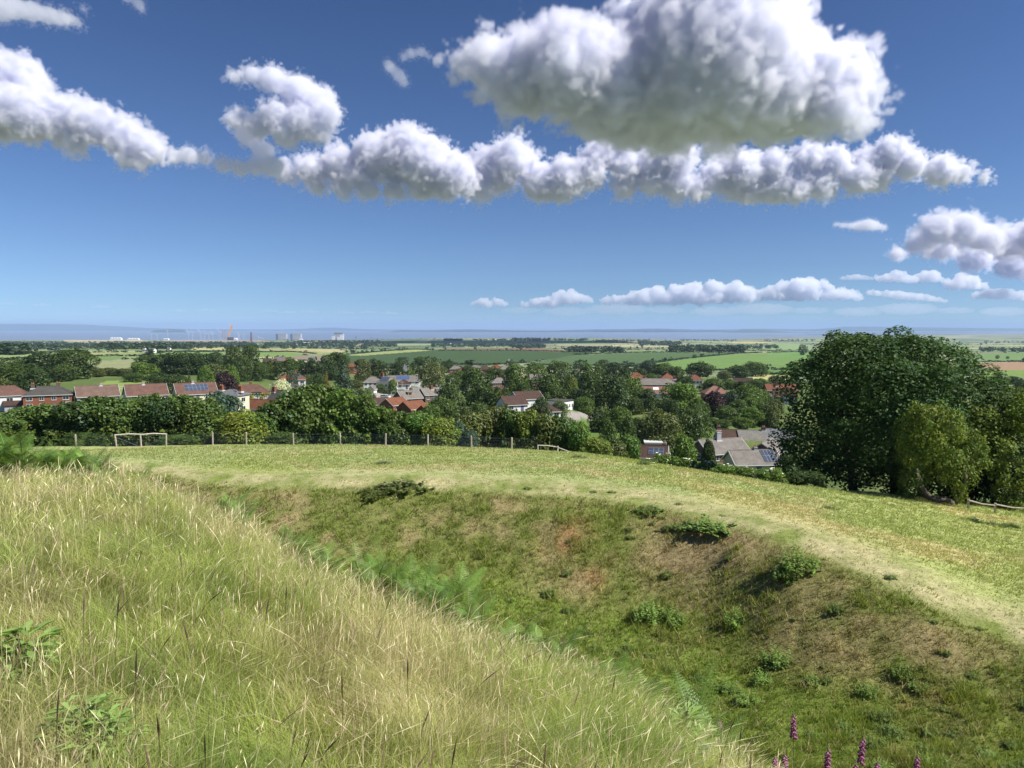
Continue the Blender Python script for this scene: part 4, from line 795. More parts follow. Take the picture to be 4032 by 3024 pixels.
reg('cone', crown_mesh('crown', 140, p_cone, 70, 4600, .024, z0=.02, lob=(.06, .13), zpow=1.4), crown_mesh('crown', 141, p_cone, 70, 4600, .024, z0=.02, lob=(.06, .13), zpow=1.4))
reg('weep', crown_mesh('crown', 145, p_tall, 44, 5000, .022, z0=.10, lob=(.09, .2)))
reg('hedge', *[crown_mesh('crown', 150 + i, p_hedge, 36, 7600, .026, z0=.0, lob=(.10, .26), zpow=.85, hv=.34, sprays=70, out=.6) for i in range(5)])
reg('shrub', *[crown_mesh('crown', 160 + i, p_shrub, 26, 1500, .045, z0=.0, lob=(.13, .26), zpow=.9, hv=.28) for i in range(3)])
reg('weed', *[crown_mesh('crown', 180 + i, p_shrub, 16, 900, .052, z0=.0, lob=(.12, .24), zpow=.9, hv=.35) for i in range(4)])
reg('far', *[crown_mesh('crown', 170 + i, [p_broad, p_round, p_tall][i % 3], 22, 520, .062, z0=.08, lob=(.16, .28)) for i in range(4)])
TRK = [bare_trunk('trunk', 5), bare_trunk('trunk', 6, 4)]
GREENS = dict(dark=((.038, .064, .015), 'dark green'), mid=((.060, .096, .019), 'mid green'), bright=((.085, .145, .022), 'bright green'), yellow=((.12, .155, .024), 'yellow-green'),
              blue=((.052, .085, .05), 'blue-green'), copper=((.034, .017, .022), 'purple-leaved'), olive=((.085, .105, .027), 'olive green'), black=((.014, .028, .014), 'near-black'),
              pale=((.10, .135, .05), 'pale green'), blossom=((.52, .54, .34), 'white-blossomed'), gold=((.17, .135, .025), 'golden'), fresh=((.082, .135, .022), 'fresh green'))
LM = [(20, 240, 'the leftmost white semi'), (192, 240, 'the grey-roofed brick house'), (380, 245, 'the grey-gabled bungalow'), (572, 245, 'the gable-vent bungalow'), (766, 245, 'the solar-array bungalow'),
      (912, 190, 'the narrow cream house'), (965, 300, 'the long red-roofed bungalow'), (1105, 226, 'the white-bargeboarded house'), (1150, 345, 'the orange-roofed white house'), (1468, 388, 'the white chimneyed house'),
      (1590, 430, 'the blue solar strip'), (1606, 302, 'the house with a dormer'), (1624, 266, 'the three orange-roofed gables'), (1965, 405, 'the tree-hemmed brick house'), (2090, 232, 'the brown-roofed school'),
      (2205, 250, 'the classroom hut'), (2583, 336, 'the brick terrace'), (2815, 302, 'the pinkish-roofed house'), (3072, 346, 'the bright red roof'), (2900, 185, 'the bungalows under the hill'), (2570, 155, 'the small solar-panelled house')]
TREES = []
def tree(px, pt, wpx, Y, kind, col, noun=None, label=None, name=None, group=None):
    TREES.append(dict(px=px, pt=pt, w=wpx, Y=Y, kind=kind, col=col, noun=noun, label=label, name=name, group=group))
for q in [(60, 1408, 170, 430, 'broad', 'mid'), (180, 1388, 160, 420, 'broad', 'dark'), (290, 1374, 150, 400, 'broad', 'mid'), (50, 1432, 180, 330, 'broad', 'mid'), (125, 1450, 120, 300, 'broad', 'dark'), (15, 1490, 90, 270, 'broad', 'olive'),
          (385, 1450, 64, 420, 'tall', 'olive'), (428, 1447, 72, 430, 'broad', 'olive'), (490, 1450, 84, 430, 'broad', 'olive'), (560, 1424, 95, 400, 'broad', 'fresh'), (350, 1440, 70, 440, 'broad', 'mid'), (240, 1430, 90, 380, 'broad', 'mid'), (520, 1468, 80, 370, 'broad', 'mid'),
          (650, 1390, 130, 480, 'broad', 'dark'), (735, 1385, 150, 480, 'broad', 'dark'), (808, 1388, 110, 500, 'broad', 'dark'), (590, 1397, 110, 560, 'broad', 'mid'), (920, 1367, 82, 450, 'poplar', 'mid'), (985, 1362, 72, 440, 'poplar', 'mid'), (955, 1400, 70, 430, 'poplar', 'mid'),
          (808, 1440, 64, 290, 'tall', 'bright'), (910, 1438, 68, 288, 'tall', 'fresh'), (886, 1463, 74, 272, 'round', 'copper'), (850, 1432, 62, 330, 'tall', 'olive'), (745, 1475, 40, 290, 'cone', 'olive'), (690, 1470, 90, 300, 'broad', 'dark'), (620, 1465, 90, 320, 'broad', 'dark'),
          (848, 1383, 70, 600, 'broad', 'dark'), (1063, 1420, 90, 480, 'broad', 'mid'), (1150, 1408, 110, 470, 'broad', 'mid'), (1235, 1420, 110, 470, 'broad', 'dark'), (1322, 1388, 112, 520, 'broad', 'mid'), (1290, 1412, 90, 490, 'broad', 'dark'), (1020, 1430, 60, 440, 'tall', 'mid'),
          (1352, 1440, 98, 330, 'cone', 'blue'), (1420, 1415, 66, 430, 'tall', 'olive'), (1500, 1420, 98, 470, 'broad', 'dark'), (1562, 1423, 62, 500, 'broad', 'dark'), (1616, 1450, 46, 445, 'broad', 'fresh'), (1655, 1405, 72, 620, 'broad', 'mid'), (1695, 1404, 74, 700, 'broad', 'dark'),
          (1705, 1426, 114, 400, 'weep', 'olive'), (1755, 1418, 60, 640, 'broad', 'dark'), (1470, 1412, 36, 900, 'far', 'dark'), (1585, 1407, 46, 900, 'far', 'dark'), (1100, 1493, 76, 292, 'broad', 'blossom'), (1148, 1461, 50, 318, 'tall', 'blue'), (1284, 1463, 30, 380, 'cone', 'gold'),
          (1250, 1470, 60, 390, 'broad', 'mid'), (1200, 1475, 50, 420, 'broad', 'mid'), (1390, 1495, 80, 340, 'broad', 'olive'), (1440, 1530, 70, 300, 'broad', 'fresh'), (1500, 1512, 44, 352, 'broad', 'mid'), (1545, 1490, 34, 372, 'broad', 'fresh'),
          (1878, 1450, 128, 330, 'broad', 'mid'), (1760, 1510, 132, 255, 'broad', 'mid'), (1735, 1560, 110, 240, 'broad', 'mid'), (1955, 1525, 112, 265, 'broad', 'mid'), (1812, 1455, 62, 420, 'broad', 'fresh'), (1850, 1438, 72, 480, 'broad', 'mid'), (1950, 1445, 82, 480, 'broad', 'mid'), (1780, 1470, 60, 380, 'broad', 'mid'),
          (2035, 1434, 106, 350, 'broad', 'fresh'), (2148, 1470, 116, 312, 'broad', 'mid'), (2110, 1430, 86, 470, 'broad', 'fresh'), (2210, 1420, 112, 480, 'broad', 'mid'), (2308, 1434, 66, 430, 'broad', 'fresh'), (2220, 1445, 76, 385, 'tall', 'pale'), (2270, 1455, 62, 372, 'broad', 'blue'), (2250, 1475, 54, 350, 'broad', 'yellow'),
          (2353, 1436, 56, 450, 'broad', 'mid'), (2410, 1427, 92, 560, 'broad', 'dark'), (2290, 1418, 62, 700, 'broad', 'dark'), (2375, 1418, 50, 720, 'broad', 'dark'), (2316, 1466, 122, 272, 'tall', 'mid'), (2412, 1470, 118, 256, 'tall', 'dark'), (2478, 1477, 108, 278, 'broad', 'fresh'), (2545, 1530, 82, 272, 'broad', 'dark'), (2500, 1560, 70, 262, 'broad', 'mid'),
          (2680, 1507, 142, 262, 'broad', 'bright'), (2600, 1610, 172, 176, 'round', 'olive'), (2710, 1596, 110, 186, 'broad', 'mid'), (2757, 1590, 92, 200, 'tall', 'mid'), (2812, 1540, 76, 250, 'round', 'copper'), (2882, 1535, 76, 272, 'broad', 'blue'), (2942, 1513, 102, 272, 'broad', 'fresh'), (2862, 1595, 76, 234, 'tall', 'mid'),
          (2957, 1600, 96, 230, 'broad', 'fresh'), (2922, 1640, 76, 226, 'broad', 'fresh'), (2997, 1535, 72, 282, 'broad', 'fresh'), (3012, 1585, 62, 232, 'broad', 'mid'), (2640, 1570, 70, 215, 'broad', 'dark'), (2785, 1640, 70, 224, 'broad', 'mid'), (2840, 1648, 70, 222, 'broad', 'mid'), (3045, 1600, 60, 220, 'broad', 'olive'), (3030, 1640, 70, 230, 'broad', 'mid'),
          (2555, 1418, 66, 620, 'broad', 'blue'), (2607, 1428, 84, 520, 'broad', 'mid'), (2660, 1443, 72, 500, 'broad', 'mid'), (2700, 1476, 66, 380, 'broad', 'dark'), (2755, 1424, 108, 560, 'broad', 'dark'), (2808, 1487, 78, 362, 'broad', 'mid'), (2908, 1436, 84, 560, 'broad', 'dark'), (2977, 1423, 92, 600, 'broad', 'mid'), (2917, 1500, 62, 400, 'broad', 'dark'),
          (2985, 1488, 72, 420, 'broad', 'mid'), (2850, 1458, 52, 520, 'broad', 'olive'), (2565, 1470, 52, 400, 'broad', 'fresh'), (2520, 1450, 60, 470, 'broad', 'dark'), (2460, 1446, 50, 520, 'broad', 'dark'), (2735, 1396, 18, 1300, 'far', 'dark'),
          (3130, 1440, 52, 420, 'cone', 'black'), (3057, 1478, 62, 425, 'broad', 'dark'), (3078, 1460, 22, 700, 'broad', 'dark'), (3055, 1540, 22, 300, 'cone', 'gold'), (3162, 1357, 32, 1500, 'far', 'dark'), (3100, 1500, 60, 400, 'broad', 'mid'),
          (3993, 1480, 56, 500, 'broad', 'dark'), (3940, 1468, 62, 480, 'broad', 'mid'), (3880, 1500, 70, 420, 'broad', 'mid'), (3928, 1398, 14, 1300, 'far', 'dark'), (3968, 1402, 12, 1300, 'far', 'dark'), (4030, 1490, 60, 420, 'broad', 'mid'),
          (2205, 1572, 58, 226, 'broad', 'pale'), (2125, 1565, 90, 205, 'broad', 'dark'), (2395, 1640, 60, 150, 'tall', 'mid'), (2472, 1640, 66, 145, 'broad', 'mid'), (2360, 1600, 90, 216, 'broad', 'mid'), (2440, 1602, 90, 210, 'broad', 'fresh'), (2505, 1642, 80, 190, 'broad', 'mid'), (2545, 1665, 76, 182, 'broad', 'olive'), (2300, 1560, 72, 252, 'broad', 'fresh'), (2625, 1562, 80, 242, 'broad', 'mid'), (2745, 1562, 72, 240, 'broad', 'fresh'), (2905, 1572, 80, 246, 'broad', 'mid'), (2965, 1562, 80, 250, 'broad', 'fresh'), (3052, 1565, 60, 262, 'broad', 'olive'),
          (2585, 1474, 70, 422, 'broad', 'mid'), (2685, 1490, 72, 402, 'broad', 'dark'), (2865, 1490, 62, 402, 'broad', 'mid'), (2785, 1502, 60, 385, 'broad', 'fresh'), (1700, 1592, 84, 236, 'broad', 'fresh'), (1885, 1580, 84, 240, 'broad', 'mid'), (1925, 1622, 72, 202, 'broad', 'mid'), (1832, 1602, 72, 212, 'broad', 'olive'), (2062, 1505, 62, 335, 'broad', 'mid'), (2002, 1458, 66, 425, 'broad', 'fresh'), (1425, 1572, 70, 262, 'broad', 'mid'), (2200, 1520, 80, 290, 'broad', 'mid'), (2270, 1530, 70, 285, 'broad', 'dark'),
          (2030, 1545, 90, 262, 'broad', 'mid'), (1990, 1590, 60, 215, 'broad', 'mid')]:
    tree(*q[:4], {'round': 'broad'}.get(q[4], q[4]), q[5])
# the hedge of thorns and young maples just beyond the wire fence
for (a, b, c, y, col) in [(20, 1640, 150, 88, 'mid'), (110, 1598, 160, 91, 'mid'), (195, 1592, 170, 91, 'mid'), (290, 1582, 160, 90, 'dark'), (380, 1560, 175, 92, 'mid'), (470, 1565, 155, 91, 'mid'), (560, 1556, 165, 92, 'mid'), (650, 1568, 150, 91, 'dark'), (728, 1554, 155, 92, 'mid'), (800, 1570, 140, 91, 'mid'),
                          (870, 1547, 150, 97, 'blue'), (950, 1615, 140, 87, 'yellow'), (1015, 1622, 110, 88, 'fresh'), (1090, 1575, 135, 91, 'mid'), (1172, 1533, 150, 92, 'mid'), (1262, 1514, 160, 93, 'mid'), (1352, 1532, 145, 92, 'fresh'), (1432, 1556, 130, 91, 'mid'), (1502, 1600, 120, 90, 'fresh'), (1572, 1617, 120, 89, 'mid'),
                          (1652, 1622, 125, 89, 'fresh'), (1730, 1645, 110, 87, 'yellow'), (1800, 1655, 90, 90, 'blue'), (1872, 1620, 115, 93, 'olive'), (1942, 1602, 112, 94, 'olive'), (2012, 1612, 102, 93, 'mid'), (2072, 1612, 96, 92, 'yellow'), (2142, 1630, 112, 91, 'olive'), (2212, 1637, 112, 91, 'mid'), (2282, 1664, 92, 89, 'fresh'),
                          (2350, 1722, 84, 84, 'yellow'), (2420, 1728, 82, 86, 'olive'), (2485, 1712, 66, 88, 'fresh'), (1845, 1690, 60, 84, 'blue'), (1120, 1700, 90, 86, 'mid'), (700, 1710, 110, 86, 'mid'), (330, 1700, 110, 86, 'dark')]:
    tree(a, b, c, y, 'hedge', col, noun='hedge tree', name='hedge_tree', group='trees of the hedge beyond the wire fence')
tree(2690, 1712, 118, 96, 'hedge', 'fresh', label='fresh green sallow bush left of the tall-chimneyed bungalow', noun='sallow', name='sallow_bush')
tree(2792, 1728, 54, 118, 'hedge', 'dark', label='small dark bush standing before the wide grey-brown roof', noun='bush', name='garden_bush')
LOW = [(2550, 1802, 90, 76), (2630, 1788, 100, 77), (2705, 1800, 100, 73), (2785, 1815, 110, 70), (2865, 1826, 112, 66), (2950, 1836, 112, 64), (3035, 1838, 120, 61), (2590, 1785, 60, 80)]
for (a, b, c, y) in LOW: tree(a, b, c, y, 'hedge', 'fresh', noun='elder bush', name='elder_bush', group='elder bushes along the crest of the field')
tree(3110, 1785, 120, 63, 'hedge', 'dark', label='dark thorn bush at the left foot of the great sycamore', noun='thorn', name='thorn_bush')
tree(3170, 1850, 150, 61, 'hedge', 'dark', label='low dark scrub under the great sycamore', noun='thorn', name='thorn_bush')
def auto_label(t):
    colw = GREENS[t['col']][1]; kind = t['noun'] or {'broad': 'tree', 'tall': 'upright tree', 'cone': 'pointed conifer', 'poplar': 'poplar', 'weep': 'weeping birch', 'far': 'lone field tree', 'hedge': 'bush', 'shrub': 'shrub'}[t['kind']]
    px, Y = t['px'], t['Y']; wm = t['w'] * Y / F
    if t['kind'] == 'hedge':
        lm = min(LM, key=lambda l: abs(l[0] - px)); return f"{colw} {kind} below {lm[2]}" if t['noun'] == 'hedge tree' else f"white-flecked {kind} below {lm[2]}"
    lm = min(LM, key=lambda l: abs(l[0] - px) + abs(l[1] - Y) * .55); big = 'big ' if wm > 14 else ('small ' if wm < 7 else '')
    rel = 'far behind' if Y > lm[1] + 130 else 'behind' if Y > lm[1] + 22 else 'in front of' if Y < lm[1] - 22 else ('left of' if px < lm[0] else 'right of')
    return f"{big}{colw} {kind} {rel} {lm[2]}"
ORD = ['first', 'second', 'third', 'fourth', 'fifth', 'sixth', 'seventh', 'eighth', 'ninth', 'tenth']
for t in TREES:
    if not t['label']: t['label'] = auto_label(t)
byl = {}
for t in TREES: byl.setdefault(t['label'], []).append(t)
for lb, ts in byl.items():
    if len(ts) > 10: print('MANY', lb, len(ts))
    if len(ts) > 1:
        for k, t in enumerate(sorted(ts, key=lambda q: q['px'])): t['label'] = lb + (', left one of two' if k == 0 else ', right one of two') * (len(ts) == 2) + (', %s from left' % ORD[k]) * (len(ts) > 2)
rng = random.Random(3)
def put_tree(t):
    p = P(t['px'], t['pt'], t['Y']); z = hz(p[0], p[1]); h = p[2] - z; w_ = t['w'] * t['Y'] / F
    if h < .3 * w_: print('low tree', t['px'], t['pt'], round(h, 1), round(w_, 1)); h = max(h, .35 * w_)
    c3 = np.array(GREENS[t['col']][0]) * (1.25 if t['kind'] == 'hedge' else 1.05) * rng.uniform(.88, 1.14); col = (*c3, 1)
    kind = t['kind'] if t['Y'] < 650 or t['kind'] == 'far' else 'far'
    nm = t['name'] or {'cone': 'conifer', 'poplar': 'poplar', 'weep': 'birch_tree'}.get(t['kind'], 'tree')
    if kind == 'far':
        o = link(nm, rng.choice(CR['far']), None, (p[0], p[1], z - .2)); o.scale = (w_ * 1.1, w_ * 1.1, h * 1.05); o.color = col
        return tag(o, t['label'], 'tree', t['group'])
    r = thing(nm, (p[0], p[1], z - .15), t['label'], 'bush' if kind == 'hedge' and 'bush' in (t['noun'] or '') else 'tree', t['group'], rng.uniform(0, 6.28))
    kx = 1.45 if kind == 'hedge' and t['noun'] == 'hedge tree' else 1.12
    c = link('crown', rng.choice(CR[kind]), r); c.scale = (w_ * kx, w_ * kx, h * 1.02); c.color = col
    tr = link('trunk', rng.choice(TRK), r); s = min(h, w_ * 1.2); tr.scale = (s, s, h)
    return r
for t in TREES: t['o'] = put_tree(t)
print('trees', len(TREES), time.time() - T0)
# ---- white flower heads on the elder bushes
FLW = plain('elder_flower', (.72, .70, .52), .8, .1)
for t in TREES:
    if t['name'] != 'elder_bush': continue
    w_ = t['w'] * t['Y'] / F; h = t['o'].children[0].scale[2]; rr2 = np.random.RandomState(int(t['px'])); m = MB()
    for k in range(34):
        a = rr2.uniform(0, 6.28); q = rr2.uniform(.05, 1); z = h * math.cos(q * 1.45) * rr2.uniform(.9, 1.08); r = w_ * .56 * math.sin(q * 1.45); x, y = r * math.cos(a), r * math.sin(a); s = rr2.uniform(.06, .13)
        n = 7; ring = [(x + s * math.cos(6.28 * i / n), y + s * math.sin(6.28 * i / n), z + rr2.uniform(-.03, .03)) for i in range(n)]
        m.add(ring + [(x, y, z + .05), (x, y, z - .12)], [(i, (i + 1) % n, n) for i in range(n)] + [((i + 1) % n, i, n + 1) for i in range(n)])
    m.build('blossom', FLW, t['o'])
# ---- the great sycamore and the two maples beside it
syc = leafmat('sycamore_leaves', rgb=(1, 1, 1), trans=.28, rough=.6, spec=.16)
def great(px, pt, wpx, Y, pb, name, label, col, seed, nl, nleaf, ls, lob, prof, z0, trunk, cat='tree'):
    p = P(px, pt, Y); z = hz(p[0], Y); h = p[2] - z; w_ = wpx * Y / F
    r = thing(name, (p[0], Y, z), label, cat)
    c = link('crown', crown_mesh('crown', seed, prof, nl, nleaf, ls, z0=z0, lob=lob, zpow=.9, inner=.16, mat=syc, hv=.24, sprays=150, out=.55), r); c.scale = (w_ * 1.02, w_ * .95, h * 1.005); c.color = (*col, 1)
    g = MB()
    for pts, rad in trunk: g.tube(pts, rad, 9)
    g.build('trunk', BARK, r, True); return r, h, w_
great(3520, 1312, 800, 67, 1930, 'sycamore_tree', 'great dark sycamore with a broad dome of leaves, on the right', (.050, .094, .024), 301, 80, 82000, .0080, (.07, .19), p_round, .03,
      [([(-3, 0, -.3), (-3.2, 0, 1.5), (-3.6, .3, 4), (-4.5, .5, 8)], [.42, .34, .28, .12]), ([(.5, -.3, -.3), (.6, 0, 2), (.2, 0, 6), (0, 0, 10)], [.5, .42, .35, .12]), ([(3, 0, -.3), (3.3, 0, 2.5), (4.4, 0, 6)], [.36, .3, .14])])
great(3690, 1590, 330, 57, 1960, 'field_maple', 'smaller yellow-green maple in front of the great sycamore', (.125, .17, .03), 302, 30, 19000, .0140, (.10, .22), p_round, .04,
      [([(1.6, 0, -.2), (.9, -.1, .25), (.1, -.1, .2), (-.5, 0, .5), (-1.0, 0, 1.3), (-1.3, .2, 2.6)], [.22, .24, .26, .24, .2, .12]), ([(1.6, 0, -.1), (2.1, 0, .7), (2.4, .1, 1.8), (2.2, .2, 3.2)], [.24, .2, .17, .1])])
great(4010, 1540, 460, 60, 2000, 'field_maple', 'yellow-green maple cut by the right edge, behind the rail fence', (.12, .165, .03), 303, 40, 21000, .0125, (.09, .2), p_round, .04,
      [([(0, 0, -.2), (.1, 0, 1.6), (-.2, .1, 4)], [.26, .2, .1])])
great(3850, 1730, 220, 64, 2000, 'thorn_bush', 'dark bush in the shade between the two maples', (.03, .05, .016), 304, 40, 7000, .024, (.12, .22), p_shrub, .0, [([(0, 0, -.2), (.1, 0, 1.0)], [.1, .05])], 'bush')
# ---- far woods and the network of field hedges: masses nobody could count
FARC = leafmat('far_leaves', objcol=False, rgb=(1, 1, 1), trans=.15)
fv = []
for me in CR['far'][:3]:
    co = np.empty(len(me.vertices) * 3, np.float32); me.vertices.foreach_get('co', co); co = co.reshape(-1, 4, 3); fv.append(co)
def mass(name, label, cat, pts, sizes, cols, nq, seed):
    rr2 = np.random.RandomState(seed); V = []; Cc = []
    for (x, y, z), (w_, h), c in zip(pts, sizes, cols):
        src = fv[rr2.randint(3)]; q = src[rr2.choice(len(src), nq, False)] * (520 / nq) ** .0
        cen = q.mean(1, keepdims=True); q = cen + (q - cen) * math.sqrt(520 / nq) * .8
        V.append((q * np.array([w_, w_, h]) + np.array([x, y, z])).reshape(-1, 3)); Cc.append(np.repeat(np.array(c)[None] * rr2.uniform(.7, 1.3, (nq, 1)), 4, 0))
    V = np.concatenate(V); f = np.arange(len(V)).reshape(-1, 4)
    return tag(link(name, mesh(name, V, f, [FARC], False, np.concatenate(Cc))), label, cat, kind='stuff')
WOODS = [(0, 105, 1380, 1398, 60, 11), (0, 430, 1356, 1370, 240, 10), (400, 770, 1356, 1376, 260, 11), (560, 1010, 1353, 1368, 260, 10), (780, 1060, 1366, 1374, 50, 9), (1040, 1560, 1352, 1366, 330, 9), (1100, 1440, 1366, 1374, 50, 8), (1700, 2030, 1358, 1367, 150, 9), (2016, 2145, 1362, 1372, 90, 10),
         (2016, 2165, 1336, 1343, 80, 12), (2185, 2310, 1338, 1342, 60, 9), (2340, 2470, 1346, 1350, 60, 9), (2515, 2675, 1350, 1361, 150, 12), (2640, 2930, 1368, 1388, 190, 11), (2225, 2450, 1378, 1388, 90, 9), (3010, 3210, 1337, 1344, 90, 8), (3870, 4150, 1344, 1352, 70, 8), (3850, 4150, 1376, 1386, 70, 9),
         (1746, 1818, 1340, 1343, 50, 11), (2330, 2560, 1340, 1344, 70, 8), (2680, 2900, 1338, 1343, 80, 8), (1860, 2010, 1338, 1341, 50, 8), (1130, 1500, 1342, 1349, 130, 8), (350, 640, 1345, 1350, 70, 7), (0, 260, 1347, 1353, 90, 8), (640, 1000, 1349, 1354, 90, 8), (2930, 3060, 1362, 1374, 50, 9)]
WL = ['between the fields at the left edge', 'in a long belt at the left', 'behind the lone farmhouse', 'in front of the cranes', 'in a thin belt behind the poplars', 'around the far village below the reactor blocks', 'in a thin belt below the far village', 'in a strip above the dark green hill', 'in a clump left of the brown field',
      'crowning the low ridge by the water', 'right of the ridge-top wood', 'on the slope near the estuary', 'in a rounded dark wood on a knoll', 'along the top of the bright green field', 'in a loose belt below the knoll', 'on the flat shore left of the sycamore', 'on the flats at the right edge', 'in a belt above the brown field at the right edge',
      'in one clump on the skyline', 'in a faint belt near the shore', 'in a faint belt below the far hills', 'on the ridge line near the water', 'around the foot of the reactor blocks', 'below the straw-coloured shore field', 'along the shore at the left edge', 'along the shore below the cranes', 'beside the bright green field']
rr3 = np.random.RandomState(5)
for k, ((x0, x1, y0, y1, n, th), wl) in enumerate(zip(WOODS, WL)):
    pts = []; sz = []; cs = []
    for i in range(n):
        px = rr3.uniform(x0, x1); py = y0 + (y1 - y0) * rr3.rand()
        X, Y, Z = ground(px, py, 600, 7300); h = th * rr3.uniform(.7, 1.25); pts.append((X, Y, Z - .5)); sz.append((h * rr3.uniform(1.0, 1.7), h)); cs.append(np.array([.030, .052, .018]) * rr3.uniform(.75, 1.3))
    mass('woodland', 'dark woodland ' + wl, 'woodland', pts, sz, cs, 36, 60 + k)
# hedges along the parcel edges
hx = rr3.uniform(-.78, .78, 90000); hr = np.exp(rr3.uniform(math.log(620), math.log(6300), 90000)); qx = np.tan(hx) * hr; qy = hr
e_, _ = cells(qx, qy); qz = H(qx, qy); qpx, qpy = proj(qx, qy, qz); keep = (e_ < 3.2) & (qz > 3)
for poly, col in FIELDS:
    keep &= ~inpoly(qpx, qpy, poly)
qx, qy, qz = qx[keep], qy[keep], qz[keep]; n = len(qx)
hh = np.where(rr3.rand(n) < .10, rr3.uniform(5, 9, n), rr3.uniform(1.8, 3.2, n))
mass('field_hedges', 'dark hedges and hedgerow trees dividing the distant farm fields', 'hedges', list(zip(qx, qy, qz - .3)), list(zip(np.maximum(hh * 1.15, 6.0), hh)), list(np.array([.032, .055, .02])[None] * rr3.uniform(.8, 1.25, (n, 1))), 16, 7)
print('hedge bushes', n, time.time() - T0)
HED = [([(1365, 1397), (1640, 1376), (1700, 1379)], 'along the top left edge of the dark green hill'), ([(1700, 1380), (2000, 1380), (2330, 1388)], 'along the brow of the dark green hill'), ([(1760, 1433), (1900, 1437), (2080, 1428)], 'at the foot of the dark green hill'),
       ([(2270, 1440), (2480, 1443), (2560, 1431), (2700, 1412), (2890, 1393), (3000, 1389)], 'running up between the two green fields'), ([(2640, 1460), (2900, 1458), (3260, 1453)], 'below the bright green field'), ([(2880, 1470), (2970, 1473), (3120, 1478)], 'winding down to the straw-coloured field'),
       ([(2260, 1397), (2560, 1387), (2980, 1389)], 'along the crest above the middle green field'), ([(330, 1404), (560, 1403), (640, 1388)], 'across the pale fields left of the farmhouse'), ([(0, 1396), (140, 1391), (330, 1382)], 'across the pale field at the left edge'), ([(540, 1386), (700, 1386), (890, 1385)], 'below the lone farmhouse'),
       ([(1000, 1387), (1130, 1385), (1250, 1394)], 'across the strip fields below the reactors'), ([(3850, 1426), (4100, 1424)], 'above the brown field at the right edge'), ([(3024, 1389), (3120, 1387), (3220, 1388)], 'just left of the sycamore top')]
for k, (pl, wl) in enumerate(HED):
    pts = []; sz = []; cs = []; G = [ground(a, b, 520, 6000) for a, b in pl]
    for (a, b) in zip(G[:-1], G[1:]):
        L_ = math.hypot(b[0] - a[0], b[1] - a[1]); m_ = max(3, int(L_ / 5))
        for i in range(min(m_, 160)):
            t = (i + rr3.uniform(-.3, .3)) / min(m_, 160); X = a[0] + (b[0] - a[0]) * t; Y = a[1] + (b[1] - a[1]) * t; h = rr3.uniform(1.8, 3.0) if rr3.rand() > .05 else rr3.uniform(5, 8); w_ = max(6, L_ / min(m_, 160) * 1.5)
            pts.append((X, Y, hz(X, Y) - .3)); sz.append((w_, h)); cs.append(np.array([.032, .055, .02]) * rr3.uniform(.75, 1.25))
    o = mass('hedgerow', 'dark hedgerow ' + wl, 'hedgerow', pts, sz, cs, 18, 90 + k); o['kind'] = 'thing'; o['group'] = 'hedgerows between the far fields'
print('woods', time.time() - T0)
# ------------------------------------------------------------------ fences
WOOD = plain('weathered_wood', (.42, .365, .28), .85, .25, 6, streak=(1, 1, .15)); PALEW = plain('pale_wood', (.55, .50, .42), .85, .2, 6); WIRE = plain('fence_wire', (.10, .12, .15), .5, .1, metal=.5)
def fpos(px, py, Y):
    p = P(px, py, Y); return Vector((p[0], Y, hz(p[0], Y)))
FX = [300, 459, 556, 654, 838, 970, 1156, 1340, 1518, 1684, 1856, 2014]
FY = [78, 77, 77.5, 78, 79, 79, 78.5, 78, 77, 77, 78, 78]
fr = thing('wire_fence', fpos(1156, 1755, 78.5), 'stock fence of wooden posts and square wire mesh along the far edge of the field', 'fence')
base = fr.location; pos = [fpos(a, 1760, y) for a, y in zip(FX, FY)]
rf = random.Random(4)
for i, p in enumerate(pos):
    h = 1.28 if i not in (1, 2, 3) else (1.30, 1.26, 1.28)[i - 1]; lean = Vector((rf.uniform(-.05, .05) - (.10 if i == 1 else 0), rf.uniform(-.04, .04), h)); q = p - base
    MB().tube([q - Vector((0, 0, .3)), q + lean * .5, q + lean], [.095, .09, .082], 8).build('post', WOOD, fr)
for i in (1, 2):
    a, b = pos[i] - base, pos[i + 1] - base; m = (a + b) / 2
    MB().tube([a + Vector((-.05, 0, 1.24 if i == 1 else 1.22)), m + Vector((0, 0, 1.32)), b + Vector((.05, 0, 1.25))], [.06, .065, .055], 7).build('rail', PALEW, fr)
    MB().tube([a + Vector((0, 0, 1.0)), b + Vector((-.4, 0, .1))] if i == 1 else [a + Vector((.4, 0, .1)), b + Vector((0, 0, .95))], .018, 5).build('brace_wire', WIRE, fr)
end = fpos(2118, 1762, 76); g = MB()
allp = pos + [end]
for a, b in zip(allp[:-1], allp[1:]):
    a, b = a - base, b - base; L_ = (b - a).length; n = max(2, int(L_ / .25))
    for z, r in ((.12, .005), (.24, .005), (.36, .005), (.48, .005), (.62, .005), (.76, .005), (.92, .008), (1.12, .007), (1.2, .006)): g.tube([a + Vector((0, -.1, z)), b + Vector((0, -.1, z))], r, 3, cap=False)
    for k in range(n): q = a + (b - a) * (k / n); g.tube([q + Vector((0, -.1, .1)), q + Vector((0, -.1, .93))], .004, 3, cap=False)
g.build('wire_mesh', WIRE, fr)
h0 = [fpos(2118, 1762, 76), fpos(2196, 1765, 75.5)]; hu = thing('broken_rail', h0[0], 'low pale rail on short posts, its right end fallen, beside the wire fence', 'fence')
for p in h0: MB().tube([p - h0[0] - Vector((0, 0, .2)), p - h0[0] + Vector((0, 0, .62))], .07, 7).build('post', PALEW, hu)
e2 = fpos(2246, 1775, 74.5) - h0[0]; d1 = h0[1] - h0[0]
